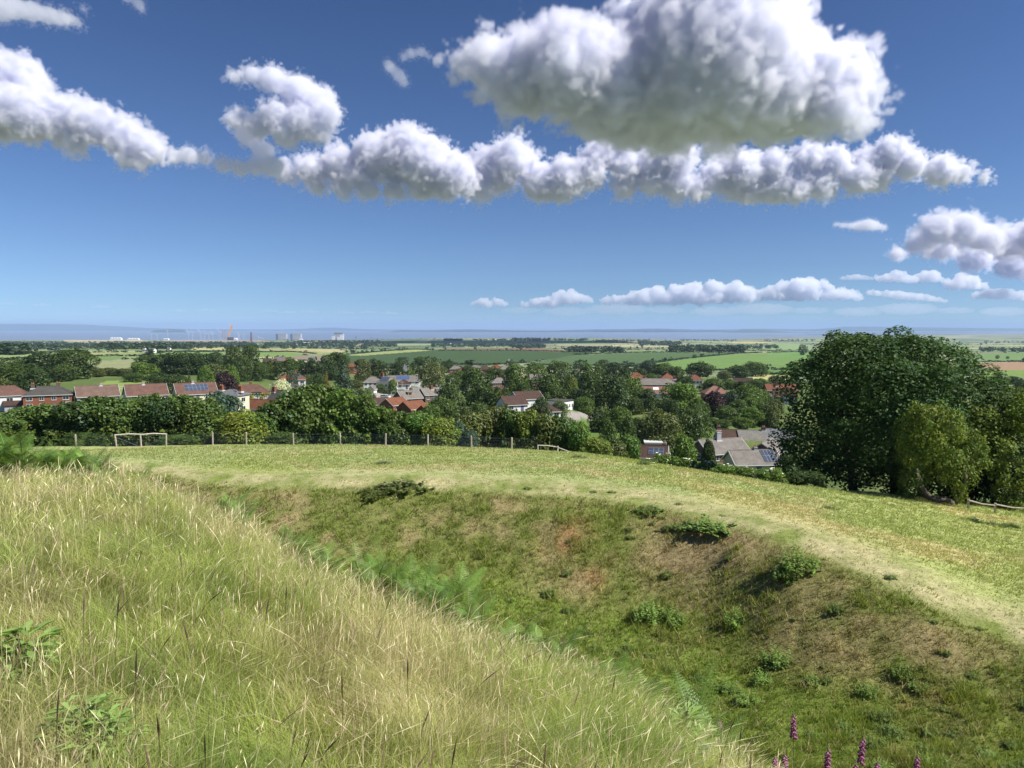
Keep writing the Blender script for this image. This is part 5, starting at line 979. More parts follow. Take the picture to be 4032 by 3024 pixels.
MB().tube([Vector((0, 0, .58)), d1 * .5 + Vector((0, 0, .6)), d1 + Vector((0, 0, .5))], .055, 7).build('rail', PALEW, hu); MB().tube([d1 + Vector((0, -.1, .48)), e2 + Vector((0, 0, .05))], .055, 7).build('rail', PALEW, hu)
r0 = [fpos(a, 2005, y) for a, y in ((3812, 55), (3918, 54.5), (4045, 54), (4180, 53.5))]; rl = thing('rail_fence', r0[0], 'low wooden rail fence under the maples at the right edge', 'fence')
for p in r0: MB().tube([p - r0[0] - Vector((0, 0, .2)), p - r0[0] + Vector((0, 0, .78))], .08, 7).build('post', WOOD, rl)
for a, b in zip(r0[:-1], r0[1:]): MB().tube([a - r0[0] + Vector((0, -.08, .7)), (a + b) / 2 - r0[0] + Vector((0, -.08, .58)), b - r0[0] + Vector((0, -.08, .62))], .055, 7).build('rail', WOOD, rl)
pf = [fpos(a, 1510, y) for a, y in ((355, 305), (400, 306), (450, 307), (505, 308))]; pk = thing('paddock_fence', pf[0], 'pale post and rail paddock fence behind the bungalows', 'fence')
for a in pf: MB().box(a.x - pf[0].x - .1, a.x - pf[0].x + .1, a.y - pf[0].y - .1, a.y - pf[0].y + .1, a.z - pf[0].z - .3, a.z - pf[0].z + 1.7).build('post', PALEW, pk)
for a, b in zip(pf[:-1], pf[1:]):
    for z in (.7, 1.5): MB().tube([a - pf[0] + Vector((0, -.12, z)), b - pf[0] + Vector((0, -.12, z))], .10, 5).build('rail', PALEW, pk)
# ------------------------------------------------------------------ village odds and ends
cp = P(1516, 1552, 338); cz = hz(cp[0], cp[1])
car = thing('parked_car', (cp[0], cp[1], cz), 'silver-white car parked on the drive below the white chimneyed house', 'car', None, R_(-18))
CARP = plain('silver_paint', (.62, .64, .66), .25, .05, spec=.6); TY = plain('tyre', (.02, .02, .02), .8)
def lathe_side(prof, y0, y1):
    n = len(prof); return [(x, y0, z) for x, z in prof] + [(x, y1, z) for x, z in prof], [tuple(range(n)), tuple(range(2 * n - 1, n - 1, -1))] + [(i, i + n, (i + 1) % n + n, (i + 1) % n) for i in range(n)]
pr = [(-2.25, .35), (2.2, .35), (2.3, .7), (2.15, .92), (1.2, 1.02), (.55, 1.02), (-2.15, 1.05), (-2.3, .8)]
b_ = MB().add(*lathe_side(pr, -.9, .9)).build('body', CARP, car); pr = [(1.2, 1.02), (.45, 1.58), (-1.5, 1.62), (-2.1, 1.05)]
MB().add(*lathe_side(pr, -.78, .78)).build('cabin', CARP, car)
for s in (-1, 1): MB().add(*lathe_side([(.95, 1.08), (.40, 1.50), (-1.4, 1.53), (-1.8, 1.1)], s * .79 - .01, s * .79 + .01)).build('side_window', GLASS(), car)
MB().add([(1.22, -.7, 1.05), (1.22, .7, 1.05), (.52, .68, 1.56), (.52, -.68, 1.56)], [(0, 1, 2, 3)]).build('windscreen', GLASS(), car)
for x in (-1.4, 1.4):
    for s in (-1, 1):
        wh = MB().tube([(x, s * .72, .34), (x, s * .93, .34)], .34, 14).build('wheel', TY, car); MB().tube([(x, s * .93, .34), (x, s * .95, .34)], .2, 10).build('rim', LEAD(), wh)
for s in (-1, 1): MB().box(2.2, 2.29, s * .75 - .18, s * .75 + .18, .68, .84).build('headlight', plain('lamp_glass', (.7, .7, .7), .1), car)
def pole(px, pt, Y, name, label, cat, lamp=False, arm=False):
    p = P(px, pt, Y); z = hz(p[0], p[1]); h = p[2] - z; r = thing(name, (p[0], p[1], z), label, cat)
    MB().tube([(0, 0, -.3), (0, 0, h * .5), (0, 0, h)], [.16, .13, .10], 7).build('pole', plain('grey_pole', (.36, .34, .31), .7), r)
    if lamp: MB().tube([(0, 0, h - .1), (.3, 0, h + .25), (.9, 0, h + .3)], .08, 6).build('arm', plain('grey_pole', (0, 0, 0)), r); MB().box(.8, 1.6, -.16, .16, h + .24, h + .38).build('lamp_head', PAINT(), r)
    if arm: MB().box(-.9, .9, -.08, .08, h - .7, h - .5).build('crossarm', WOOD, r)
pole(1773, 1493, 360, 'street_lamp', 'pale street lamp with bent arm beside the big tree in the village', 'lamp', True)
pole(1541, 1543, 325, 'street_lamp', 'short pale street lamp right of the silver-white car', 'lamp', True)
pole(1583, 1500, 345, 'telegraph_pole', 'grey telegraph pole in front of the white garage block', 'pole', arm=True); pole(1632, 1485, 360, 'telegraph_pole', 'grey telegraph pole right of the white garage block', 'pole', arm=True)
pole(1658, 1440, 470, 'telegraph_pole', 'taller of two close poles behind the weeping birch', 'pole', arm=True); pole(1664, 1446, 480, 'telegraph_pole', 'shorter of two close poles behind the weeping birch', 'pole', arm=True)
pole(517, 1438, 430, 'telegraph_pole', 'dark pole among trees behind the gable-vent bungalow', 'pole'); pole(2120, 1418, 600, 'street_lamp', 'white-topped mast rising above the trees behind the school', 'mast', True)
pole(2585, 1725, 172, 'telegraph_pole', 'pole with an aerial above the white flat garage', 'pole', arm=True)
for (px, pt, w_, Y, lb) in ((979, 1557, 32, 218, 'yellow clipped hedge right of the narrow cream house'), (1050, 1549, 38, 235, 'yellow clipped hedge left of the small house with white bargeboards'), (1012, 1545, 36, 245, 'dark green clipped hedge between two yellow ones'), (1700, 1532, 60, 360, 'long clipped green hedge beside the village road'), (1560, 1535, 60, 340, 'clipped green hedge behind the small street lamp')):
    p = P(px, pt, Y); z = hz(p[0], p[1]); h = max(1.2, p[2] - z); wd = w_ * Y / F; rr2 = np.random.RandomState(int(px)); n = 1500
    q = rr2.uniform(-.5, .5, (n, 3)); ax = rr2.randint(0, 3, n); sg = np.sign(q[np.arange(n), ax]); q[np.arange(n), ax] = sg * .5; nr = np.zeros((n, 3)); nr[np.arange(n), ax] = sg
    q = q * np.array([wd, 1.4, h]) + np.array([0, 0, h / 2]); q += rr2.normal(size=q.shape) * .06; yl = 'yellow clipped' in lb
    c = np.array((.30, .25, .02) if yl else (.05, .09, .02))[None] * rr2.uniform(.75, 1.25, (n, 1)); v, f, c = leaves_from(q, nr, .16, rr2, c, .1, .5)
    tag(link('clipped_hedge', mesh('clipped_hedge', v, f, [FARC], False, c), None, (p[0], p[1], z)), lb, 'hedge')
# ------------------------------------------------------------------ the power stations and the building site by the water
def far_at(px, py, Y): p = P(px, py, Y); return p
PSG = plain('reactor_grey', (.34, .36, .40), .7, .12, .03); PSB = plain('reactor_blue', (.10, .16, .28), .6, .1, .03); PSW = plain('reactor_white', (.66, .67, .68), .7, .08, .03)
for k, (x0, x1, pt) in enumerate([(1086, 1126, 1315), (1143, 1183, 1315)]):
    Y = 7300; a = P(x0, pt, Y); b = P(x1, pt, Y); z0 = min(hz(a[0], Y), 3); w_ = b[0] - a[0]; h = a[2] - z0
    r = thing('reactor_building', (a[0], Y, z0), 'grey slab-sided reactor building with a dark blue end, %s of the near-identical pair' % ('left' if k == 0 else 'right'), 'power station', 'pair of grey reactor buildings')
    MB().box(w_ * .2, w_, 0, 55, 0, h).build('main_block', PSG, r); MB().box(0, w_ * .195, -2, 57, 0, h + 1).build('end_block', PSB, r)
    for i in range(4): MB().box(w_ * (.25 + .18 * i), w_ * (.25 + .18 * i) + w_ * .12, -1.2, -.01, h * .15, h * .9).build('panel', plain('reactor_panel', (.42, .42, .42), .7, .1, .03), r)
Y = 7300; a = P(1306, 1312, Y); z0 = 3; u = 9.6 / 4  # metres per photograph pixel there
r = thing('reactor_building', (a[0], Y, z0), 'tall white and grey stepped reactor building, right of the grey pair', 'power station'); h = a[2] - z0
MB().box(22, 103, 0, 70, 0, h).build('main_block', PSG, r); MB().box(0, 30, -6, 60, 0, h * .58).build('low_block', PSW, r); MB().box(52, 110, -14, -.1, 0, h * .45).build('front_block', PSW, r); MB().box(20, 105, -2, 72, h + .01, h + 4).build('roof_band', PSB, r)
MB().box(78, 112, -8, -.2, h * .452, h * .72).build('side_block', PSW, r)
a = P(989, 1308, 5200); z = hz(a[0], 5200)
ch = thing('brick_chimney', (a[0], 5200, z), 'tall dark red brick chimney between the orange crane and the reactors', 'chimney'); MB().tube([(0, 0, -1), (0, 0, (a[2] - z) * .97)], [7, 4.6], 12).build('stack', plain('chimney_brick', (.15, .07, .05), .9), ch); MB().tube([(0, 0, (a[2] - z) * .955), (0, 0, a[2] - z)], [5.6, 5.6], 12).build('cap', PSB, ch)
CW = plain('crane_white', (.58, .58, .58), .5, .05, .05); CO = plain('crane_orange', (.75, .36, .08), .5, .05, .05)
def bar(m, a, b, t): m.tube([a, b], t, 4)
CRANES = [(596, 1340, 1314, -14, 1308), (618, 1338, 1316, 10, 1312), (660, 1338, 1300, 12, 1300), (742, 1334, 1312, -10, 1294), (758, 1334, 1310, -8, 1290), (790, 1334, 1312, -14, 1293), (806, 1334, 1314, -8, 1290), (822, 1334, 1313, 10, 1300), (838, 1335, 1316, -12, 1306), (866, 1334, 1308, -14, 1292), (876, 1334, 1308, 6, 1287), (938, 1336, 1312, 10, 1300), (942, 1338, 1318, 12, 1313), (960, 1338, 1316, 14, 1314), (1018, 1342, 1330, -6, 1322), (1032, 1342, 1332, -8, 1326)]
for k, (px, pb, pk_, dx, ptip) in enumerate(CRANES):
    Y = 7000 + 40 * (k % 5); a = P(px, pk_, Y); z = max(hz(a[0], Y), .5); m_ = 7000 / F
    r = thing('tower_crane', (a[0], Y, z), 'slim white tower crane on the building site, %s from the left' % ['first', 'second', 'third', 'fourth', 'fifth', 'sixth', 'seventh', 'eighth', 'ninth', 'tenth', 'eleventh', 'twelfth', 'thirteenth', 'fourth from last and not', 'next to last', 'last'][k] if k < 13 else ['small white crane just left of the brick chimney', 'small white crane, farther of two left of the reactor pair', 'small white crane, nearer of two left of the reactor pair'][k - 13], 'crane', 'white tower cranes on the building site')
    H_ = a[2] - z; MB().box(-.9, .9, -.9, .9, -2, H_).build('mast', CW, r); t = P(px + dx, ptip, Y)
    g = MB(); bar(g, (0, 0, H_), (t[0] - a[0], 0, t[2] - z), .9); g.build('jib', CW, r); s = -1 if dx > 0 else 1; MB().box(min(0, s * 14), max(0, s * 14), -2, 2, H_ - 1, H_ + 3).build('counter_jib', CW, r)
Y = 6900; a = P(890, 1333, Y); z = max(hz(a[0], Y), 1)
r = thing('heavy_crane', (a[0], Y, z), 'huge orange ring crane towering over the building site', 'crane'); q = lambda px, py: Vector((P(px, py, Y)[0] - a[0], 0, P(px, py, Y)[2] - z))
g = MB(); bar(g, q(893, 1333), q(912, 1281), 4.5); bar(g, q(899, 1333), q(914, 1284), 3.5); g.build('boom', CO, r); g = MB(); bar(g, q(912, 1284), q(900, 1277), 2.2); bar(g, q(900, 1277), q(915, 1278), 1.6); g.build('jib', CO, r)
g = MB(); bar(g, q(915, 1279), q(917, 1330), 1.4); g.build('back_mast', PSG, r); g = MB(); bar(g, q(876, 1331), q(876, 1306), 2.6); bar(g, q(883, 1331), q(883, 1305), 2.6); bar(g, q(875, 1306), q(892, 1302), 2.0); g.build('counterweight_frame', plain('crane_rust', (.42, .22, .12), .6), r); MB().box(q(896, 1333).x, q(919, 1333).x, -8, 8, -2, q(0, 1328).z).build('base', plain('dark_steel', (.06, .05, .05), .6), r)
for k, (x0, x1, pt, pb, lb) in enumerate([(432, 476, 1329, 1336, 'white jagged-roofed shed on the shore at the left'), (500, 545, 1331, 1336, 'long low white shed on the shore, right of the jagged one'), (905, 932, 1331, 1335, 'white sheeted hall at the foot of the orange crane'), (640, 662, 1333, 1336, 'small white hall left of the building site'), (1192, 1222, 1348, 1353, 'white roofed farm shed below the right reactor'), (1175, 1190, 1335, 1341, 'pale block at the foot of the grey reactor pair'), (2570, 2590, 1362, 1367, 'white roofed barn below the wooded knoll'), (1760, 1780, 1353, 1358, 'white barn in the strip of trees above the dark hill')]):
    Y = 7100 if pb < 1345 else 3300; a = P(x0, pt, Y); b = P(x1, pt, Y); z = hz(a[0], Y); w_ = b[0] - a[0]; h = max(a[2] - z, 5)
    r = thing('industrial_shed', (a[0], Y, z), lb, 'shed'); MB().box(0, w_, 0, 30, -2, h * .62).build('wall', PSW, r); g = MB(); n = 4
    for i in range(n): xa, xb = w_ * i / n, w_ * (i + 1) / n; g.add([(xa, -1, h * .62), (xb, -1, h * .62), (xa + (xb - xa) * .4, -1, h), (xa, 31, h * .62), (xb, 31, h * .62), (xa + (xb - xa) * .4, 31, h)], [(0, 1, 2), (5, 4, 3), (0, 2, 5, 3), (1, 4, 5, 2), (0, 3, 4, 1)])
    g.build('roof', PSW, r)
PYL = plain('pylon_steel', (.20, .22, .24), .6)
for k, (px, pt, Y) in enumerate([(1402, 1325, 6200), (1462, 1327, 6400), (1656, 1330, 6800), (2370, 1330, 6900), (2480, 1331, 6900), (2556, 1331, 6900), (2620, 1332, 6900), (2690, 1330, 6900)]):
    a = P(px, pt, Y); z = max(hz(a[0], Y), 0); h = a[2] - z; r = thing('power_pylon', (a[0], Y, z), ['pylon nearest the white reactor', 'pylon on the flat right of the white reactor', 'lone pylon left of the skyline clump of trees', 'first pylon from the left in the shore line', 'second pylon from the left in the shore line', 'middle pylon in the shore line', 'fourth pylon from the left in the shore line', 'rightmost pylon in the shore line'][k], 'pylon', 'pylons by the water')
    g = MB()
    for s in (-1, 1): bar(g, (s * 5, 0, 0), (s * .8, 0, h), .6)
    g.build('tower', PYL, r); g = MB()
    for f_ in (.68, .8, .92): bar(g, (-8, 0, h * f_), (8, 0, h * f_), .5)
    g.build('crossarm', PYL, r)
a = P(1659, 1345, 2900); z = hz(a[0], 2900); r = thing('power_pylon', (a[0], 2900, z), 'nearest pylon with wide arms, at the edge of the dark green hill', 'pylon', 'pylons by the water'); h = P(1659, 1345, 2900)[2] - z
g = MB(); bar(g, (-4, 0, 0), (-1, 0, h), .45); bar(g, (4, 0, 0), (1, 0, h), .45); g.build('tower', PYL, r); g = MB(); bar(g, (-26, 0, h * .96), (26, 0, h * .90), .7); bar(g, (-14, 0, h * .7), (14, 0, h * .7), .6); g.build('crossarm', PYL, r)
print('odds', time.time() - T0)
# ------------------------------------------------------------------ grass
GRASS = leafmat('grass_blades', objcol=False, rgb=(1, 1, 1), trans=.35, rough=.6, spec=.25)
def kat(az, k): return np.interp(az, AZ, GKR[:, k])
def blades(name, label, x, y, z, h, wd, lean, col_root, col_tip, rng, head=None, la=None, ts=None):
    """tapering bent blades; head = (where, how thick, colour) gives some a seed head near the tip"""
    n = len(x); a = rng.uniform(0, 6.283, n); fx, fy = np.cos(a), np.sin(a); la = rng.normal(.6, 1.3, n) if la is None else la + rng.normal(0, .7, n); lx, ly = np.cos(la), np.sin(la) * .6
    ts = ts or (np.array([0, .4, .75, .86, 1.0]) if head is not None else np.array([0, .35, .7, 1.0])); V = []; Cc = []
    for t in ts:
        wk = (1 - t ** 1.6) * .9 + .05 if head is None else np.where(head[0], (.45 if t < ts[3] else head[1] if t < 1 else .1), (1 - t ** 1.6) * .9 + .05)
        o = lean * h * t ** 2; px_ = x + lx * o; py_ = y + ly * o; pz = z + h * t * (1 - .28 * np.minimum(lean, 1) * t); dx, dy = fx * wd * wk * .5, fy * wd * wk * .5
        c = col_root * (1 - t) + col_tip * t
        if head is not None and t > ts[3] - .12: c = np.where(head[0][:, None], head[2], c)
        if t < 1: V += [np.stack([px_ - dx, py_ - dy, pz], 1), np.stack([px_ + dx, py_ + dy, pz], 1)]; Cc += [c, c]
        else: V.append(np.stack([px_, py_, pz], 1)); Cc.append(c)
    m = len(V); V = np.stack(V, 1).reshape(-1, 3); Cc = np.stack(Cc, 1).reshape(-1, 3); b = np.arange(n)[:, None] * m; fs = []
    for i in range(len(ts) - 2): q = 2 * i; fs += [b + np.array([[q, q + 1, q + 3]]), b + np.array([[q, q + 3, q + 2]])]
    q = 2 * (len(ts) - 2); fs.append(b + np.array([[q, q + 1, q + 2]]))
    o = link(name, mesh(name, V, np.concatenate(fs), [GRASS], False, Cc)); return tag(o, label, 'grass', kind='stuff')
rg_ = np.random.RandomState(21)
# --- the long grass of the mound
def mound_points(n, far=1.0):
    az = rg_.uniform(-.64, .66, n); r1 = kat(az, 2); rmax = np.minimum(r1 * 1.35 + 2.5, kat(az, 3) - 1.0); r = 1.5 + (rmax - 1.5) * rg_.rand(n) * far
    x, y = np.sin(az) * r, np.cos(az) * r; return az, r, x, y, H(x, y)
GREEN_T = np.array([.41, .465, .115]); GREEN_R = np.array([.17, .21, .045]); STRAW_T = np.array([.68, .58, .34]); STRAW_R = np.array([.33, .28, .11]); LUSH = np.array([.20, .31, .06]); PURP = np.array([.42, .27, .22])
def mixv(a, b, t): return a * (1 - t[:, None]) + b * t[:, None]
n = 470000; az, r, x, y, z = mound_points(n)
pt_ = n2(x, y, 1.6, 3.0, 3); p2_ = n2(x, y, .5, 8.0, 2); rightness = sst(az, .05, .38)
straw = np.clip(.11 + pt_ * 1.7 + .25 * rg_.normal(size=n) - .25 * rightness, 0, 1); lush = sst(p2_ + pt_ * -.6, .15, .5)
cl = n2(x, y, .42, 5.0, 3); h = (rg_.uniform(.15, .40, n) * np.clip(1 + .75 * cl + .2 * p2_, .35, 1.9)) * (1 - .35 * rightness) * np.interp(r, [1.5, 3, 6], [.7, .9, 1.0]); wd = np.maximum(.0027 * rg_.uniform(.7, 1.5, n), .00055 * r)
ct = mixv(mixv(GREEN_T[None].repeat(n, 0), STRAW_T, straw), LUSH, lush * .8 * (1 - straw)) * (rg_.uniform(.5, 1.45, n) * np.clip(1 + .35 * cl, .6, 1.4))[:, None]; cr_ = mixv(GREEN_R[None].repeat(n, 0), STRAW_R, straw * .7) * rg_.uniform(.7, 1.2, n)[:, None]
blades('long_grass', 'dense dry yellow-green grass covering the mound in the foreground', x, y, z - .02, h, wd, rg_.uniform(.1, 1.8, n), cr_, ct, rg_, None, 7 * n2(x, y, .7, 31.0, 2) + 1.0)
# --- straw stems with seed heads standing above it
n = 31000; az, r, x, y, z = mound_points(n); pt_ = n2(x, y, 1.9, 3.0, 3); keep = rg_.rand(n) < np.clip(.40 + pt_ * 1.6 - .45 * sst(az, .05, .4), .04, 1); az, r, x, y, z = [q[keep] for q in (az, r, x, y, z)]; n = len(x)
tall = n2(x, y, 3.2, 12.0, 2); h = rg_.uniform(.36, .66, n) * (1 + .45 * tall) * np.interp(r, [1.5, 3.5, 7], [.62, .85, 1.0]) * (1 - .25 * sst(az, .1, .45)); wd = np.maximum(.0030 * rg_.uniform(.8, 1.3, n), .00068 * r)
pu = (rg_.rand(n) < .28)[:, None]; hc = np.where(pu, PURP[None], STRAW_T[None] * 1.15) * rg_.uniform(.7, 1.35, n)[:, None]
ct = np.where(pu, PURP[None] * .9, STRAW_T[None]) * rg_.uniform(.75, 1.15, n)[:, None]; cr_ = mixv(STRAW_R[None].repeat(n, 0), GREEN_T, rg_.rand(n) * .6)
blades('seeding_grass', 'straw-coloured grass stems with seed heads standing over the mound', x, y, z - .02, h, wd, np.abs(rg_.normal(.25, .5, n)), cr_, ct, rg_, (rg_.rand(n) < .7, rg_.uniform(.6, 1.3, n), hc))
# --- small bright seed tops among the blades
n = 26000; az, r, x, y, z = mound_points(n); sc_ = np.array([.80, .72, .46])[None] * rg_.uniform(.7, 1.2, n)[:, None]; th = (rg_.rand(n) < .25)[:, None]; sc_ = np.where(th, np.array([.52, .36, .27])[None] * rg_.uniform(.7, 1.2, n)[:, None], sc_)
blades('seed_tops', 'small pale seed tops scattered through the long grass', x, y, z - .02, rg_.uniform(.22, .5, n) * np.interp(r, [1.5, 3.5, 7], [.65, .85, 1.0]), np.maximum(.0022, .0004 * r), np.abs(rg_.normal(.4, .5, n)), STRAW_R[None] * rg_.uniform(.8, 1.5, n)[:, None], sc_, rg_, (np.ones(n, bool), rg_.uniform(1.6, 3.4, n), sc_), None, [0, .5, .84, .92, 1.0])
# --- a few dark plumes near the lens
n = 150; az = rg_.uniform(-.6, .35, n); r = rg_.uniform(2.0, 6.5, n); x, y = np.sin(az) * r, np.cos(az) * r; z = H(x, y)
dk = np.array([.13, .075, .065])[None] * rg_.uniform(.7, 1.4, n)[:, None]
blades('dark_plumes', 'dark brown seed plumes scattered through the near grass', x, y, z, rg_.uniform(.40, .68, n), np.full(n, .0055), np.abs(rg_.normal(.2, .3, n)), dk * 1.6, dk, rg_, (np.ones(n, bool), rg_.uniform(1.3, 2.2, n), dk))
# --- short turf of ditch, bank and field as many small tufts
def tufts(name, label, n, r0, r1, per, hh, clump=False):
    az = rg_.uniform(-.63, .64, n); r = np.exp(rg_.uniform(math.log(r0), math.log(r1), n)); x, y = np.sin(az) * r, np.cos(az) * r
    K = np.stack([kat(az, i) for i in range(len(KN))]); ok = (r > K[3] - 3) & (r < K[8] + 3)
    az, r, x, y, K = az[ok], r[ok], x[ok], y[ok], K[:, ok]; n = len(x); n_a = n2(x, y, 5.0, 2.2, 4); n_b = n2(x, y, 1.3, 4.4, 3); path = sst(r, K[5] - .8, K[5] + .6) * (1 - sst(r, K[5] + 3.5, K[5] + 7)); bank = sst(r, K[4] - 1, K[4] + 2) * (1 - sst(r, K[5] - 1.2, K[5] + .5))
    c = zonecol(x, y, r, K); lushness = sst(n_b + n_a * .7, -.1, .4); keep = rg_.rand(n) < (1 - .72 * path) * (1 - bank * .25 * (1 - lushness))
    if clump: keep &= (n2(x, y, .8, 41.0, 2) > .12) & (r < K[5] + 1)
    x, y, c, r, bank, path, lushness, K = [q[keep] for q in (x, y, c, r, bank, path, lushness)] + [K[:, keep]]; n = len(x); fld = sst(r, K[5] + 2, K[5] + 5)
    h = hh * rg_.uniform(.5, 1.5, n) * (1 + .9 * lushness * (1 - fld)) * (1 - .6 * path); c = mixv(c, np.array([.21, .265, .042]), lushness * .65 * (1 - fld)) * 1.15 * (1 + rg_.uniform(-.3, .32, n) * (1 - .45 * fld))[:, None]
    s = rg_.rand(n) < .16 * (1 - .6 * fld); c[s] = np.array([.45, .38, .19]) * rg_.uniform(.7, 1.2, (s.sum(), 1))
    x = np.repeat(x, per) + rg_.normal(0, .07, n * per) * np.repeat(r / 40, per); y = np.repeat(y, per) + rg_.normal(0, .07, n * per) * np.repeat(r / 40, per); z = H(x, y); h = np.repeat(h, per) * rg_.uniform(.6, 1.2, n * per); c = np.repeat(c, per, 0) * rg_.uniform(.85, 1.15, (n * per, 1)); rr_ = np.repeat(r, per)
    n = len(x); a = rg_.uniform(0, 6.283, n); wd = np.maximum(.02, rr_ * .00085) * rg_.uniform(.7, 1.4, n); lx, ly = rg_.normal(.25, .6, n) * h, rg_.normal(-.1, .5, n) * h
    V = np.stack([np.stack([x - np.cos(a) * wd / 2, y - np.sin(a) * wd / 2, z - .01], 1), np.stack([x + np.cos(a) * wd / 2, y + np.sin(a) * wd / 2, z - .01], 1), np.stack([x + lx, y + ly, z + h], 1)], 1).reshape(-1, 3)
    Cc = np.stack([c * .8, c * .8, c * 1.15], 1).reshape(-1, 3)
    return tag(link(name, mesh(name, V, np.arange(3 * n).reshape(n, 3), [GRASS], False, Cc)), label, 'grass', kind='stuff')
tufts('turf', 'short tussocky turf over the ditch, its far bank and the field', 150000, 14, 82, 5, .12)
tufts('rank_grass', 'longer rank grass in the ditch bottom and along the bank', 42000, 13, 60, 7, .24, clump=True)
print('grass', time.time() - T0)
# ------------------------------------------------------------------ bracken
BRK = leafmat('bracken_fronds', trans=.2, rough=.5)
def frond(L, rng, lift, curl):
    V = []; Fc = []
    def pt(t): return np.array([L * (t * .86 - .12 * curl * t * t), 0, L * lift * (t - .62 * curl * t * t)])
    np_ = 17
    for i in range(np_):
        t = .12 + .88 * i / np_; p = pt(t); p2 = pt(min(1, t + .03)); d = p2 - p; d /= np.linalg.norm(d) + 1e-9; ln = L * .36 * (1 - t) ** .75 * (.55 + .45 * min(1, (t) * 4)) + .012 * L
        for s in (-1, 1):
            side = np.array([0, s, 0]) * .88 + d * .45 + np.array([0, 0, -.12]); side /= np.linalg.norm(side); nrm = np.cross(side, d); nrm /= np.linalg.norm(nrm) + 1e-9; m_ = 7
            for j in range(m_):
                u0, u1 = j / m_, (j + .84) / m_; w_ = L * .038 * (1 - j / m_) ** .45 * (1 - t * .5); a = p + side * ln * u0; b = p + side * ln * u1; dr = -nrm * s * .0
                droop = np.array([0, 0, -.10 * ln]); a = a + droop * u0 ** 2; b = b + droop * u1 ** 2; n0 = len(V); V += [a, (a + b) / 2 + d * w_, b, (a + b) / 2 - d * w_]; Fc.append((n0, n0 + 1, n0 + 2, n0 + 3))
    for i in range(8): a, b = pt(i / 8), pt((i + 1) / 8); n0 = len(V); w_ = .006 * L * (1.2 - i / 8); V += [a + [0, w_, 0], a - [0, w_, 0], b - [0, w_, 0], b + [0, w_, 0]]; Fc.append((n0, n0 + 1, n0 + 2, n0 + 3))
    return np.array(V), np.array(Fc)
def bracken_mesh(seed, nf):
    rng = np.random.RandomState(seed); Vs = []; Fs = []; Cs = []; n = 0
    for k in range(nf):
        V, Fq = frond(rng.uniform(.36, .56), rng, rng.uniform(.5, 1.25), rng.uniform(.2, .8)); a = k * 2.4 + rng.uniform(-.4, .4); ca, sa = math.cos(a), math.sin(a)
        V = np.stack([V[:, 0] * ca - V[:, 1] * sa, V[:, 0] * sa + V[:, 1] * ca, V[:, 2] + .40 + .11 * (k % 4)], 1); Vs.append(V); Fs.append(Fq + n); n += len(V); b = rng.uniform(.8, 1.25); Cs.append(np.tile(np.array([b * rng.uniform(.9, 1.2), b, b * .9]), (len(V), 1)) * rng.uniform(.8, 1.2, (len(V), 1)))
    V = []; Fq = []
    for k in range(4): a = k * math.pi / 4; V += [(-.008 * math.cos(a), -.008 * math.sin(a), 0), (.008 * math.cos(a), .008 * math.sin(a), 0), (.006 * math.cos(a), .006 * math.sin(a), .78), (-.006 * math.cos(a), -.006 * math.sin(a), .78)]; Fq.append((n + 4 * k, n + 4 * k + 1, n + 4 * k + 2, n + 4 * k + 3))
    Vs.append(np.array(V)); Fs.append(np.array(Fq)); Cs.append(np.ones((16, 3)))
    return mesh('bracken', np.concatenate(Vs), np.concatenate(Fs), [BRK], False, np.concatenate(Cs))
BM = [bracken_mesh(400 + i, 9 + i % 3 * 2) for i in range(5)]
BP = []
rb = random.Random(8)
def fern(px, pt, Y, s=1.0, label=None, group=None, colr=(.2, .32, .07)):
    pt -= 45 if px < 420 else 72
    p = P(px, pt, Y); z = hz(p[0], Y); h = p[2] - z; sc = min(max(h / 1.2, .4), 1.3 if px > 420 else 1.5)
    o = link('bracken', rb.choice(BM), None, (p[0], Y, z - .05)); o.scale = (sc, sc, sc); o.rotation_euler = (rb.uniform(-.1, .1), rb.uniform(-.1, .1), rb.uniform(0, 6.28)); b = rb.uniform(.8, 1.15); o.color = (colr[0] * b, colr[1] * b, colr[2] * b, 1)
    return tag(o, label, 'fern', group)
for i in range(80):     # the stand of bracken behind the grass on the left
    px = rb.uniform(-60, 400); top_ = np.interp(px, [-60, 0, 60, 120, 200, 300, 380, 420], [1670, 1672, 1690, 1745, 1735, 1752, 1770, 1800]) + rb.uniform(0, 60); Y = rb.uniform(13.2, 17)
    fern(px, top_, Y, 1.1, 'bright green bracken in the dense stand behind the grass at the left edge', 'stand of bracken at the left edge', (.125, .22, .045))
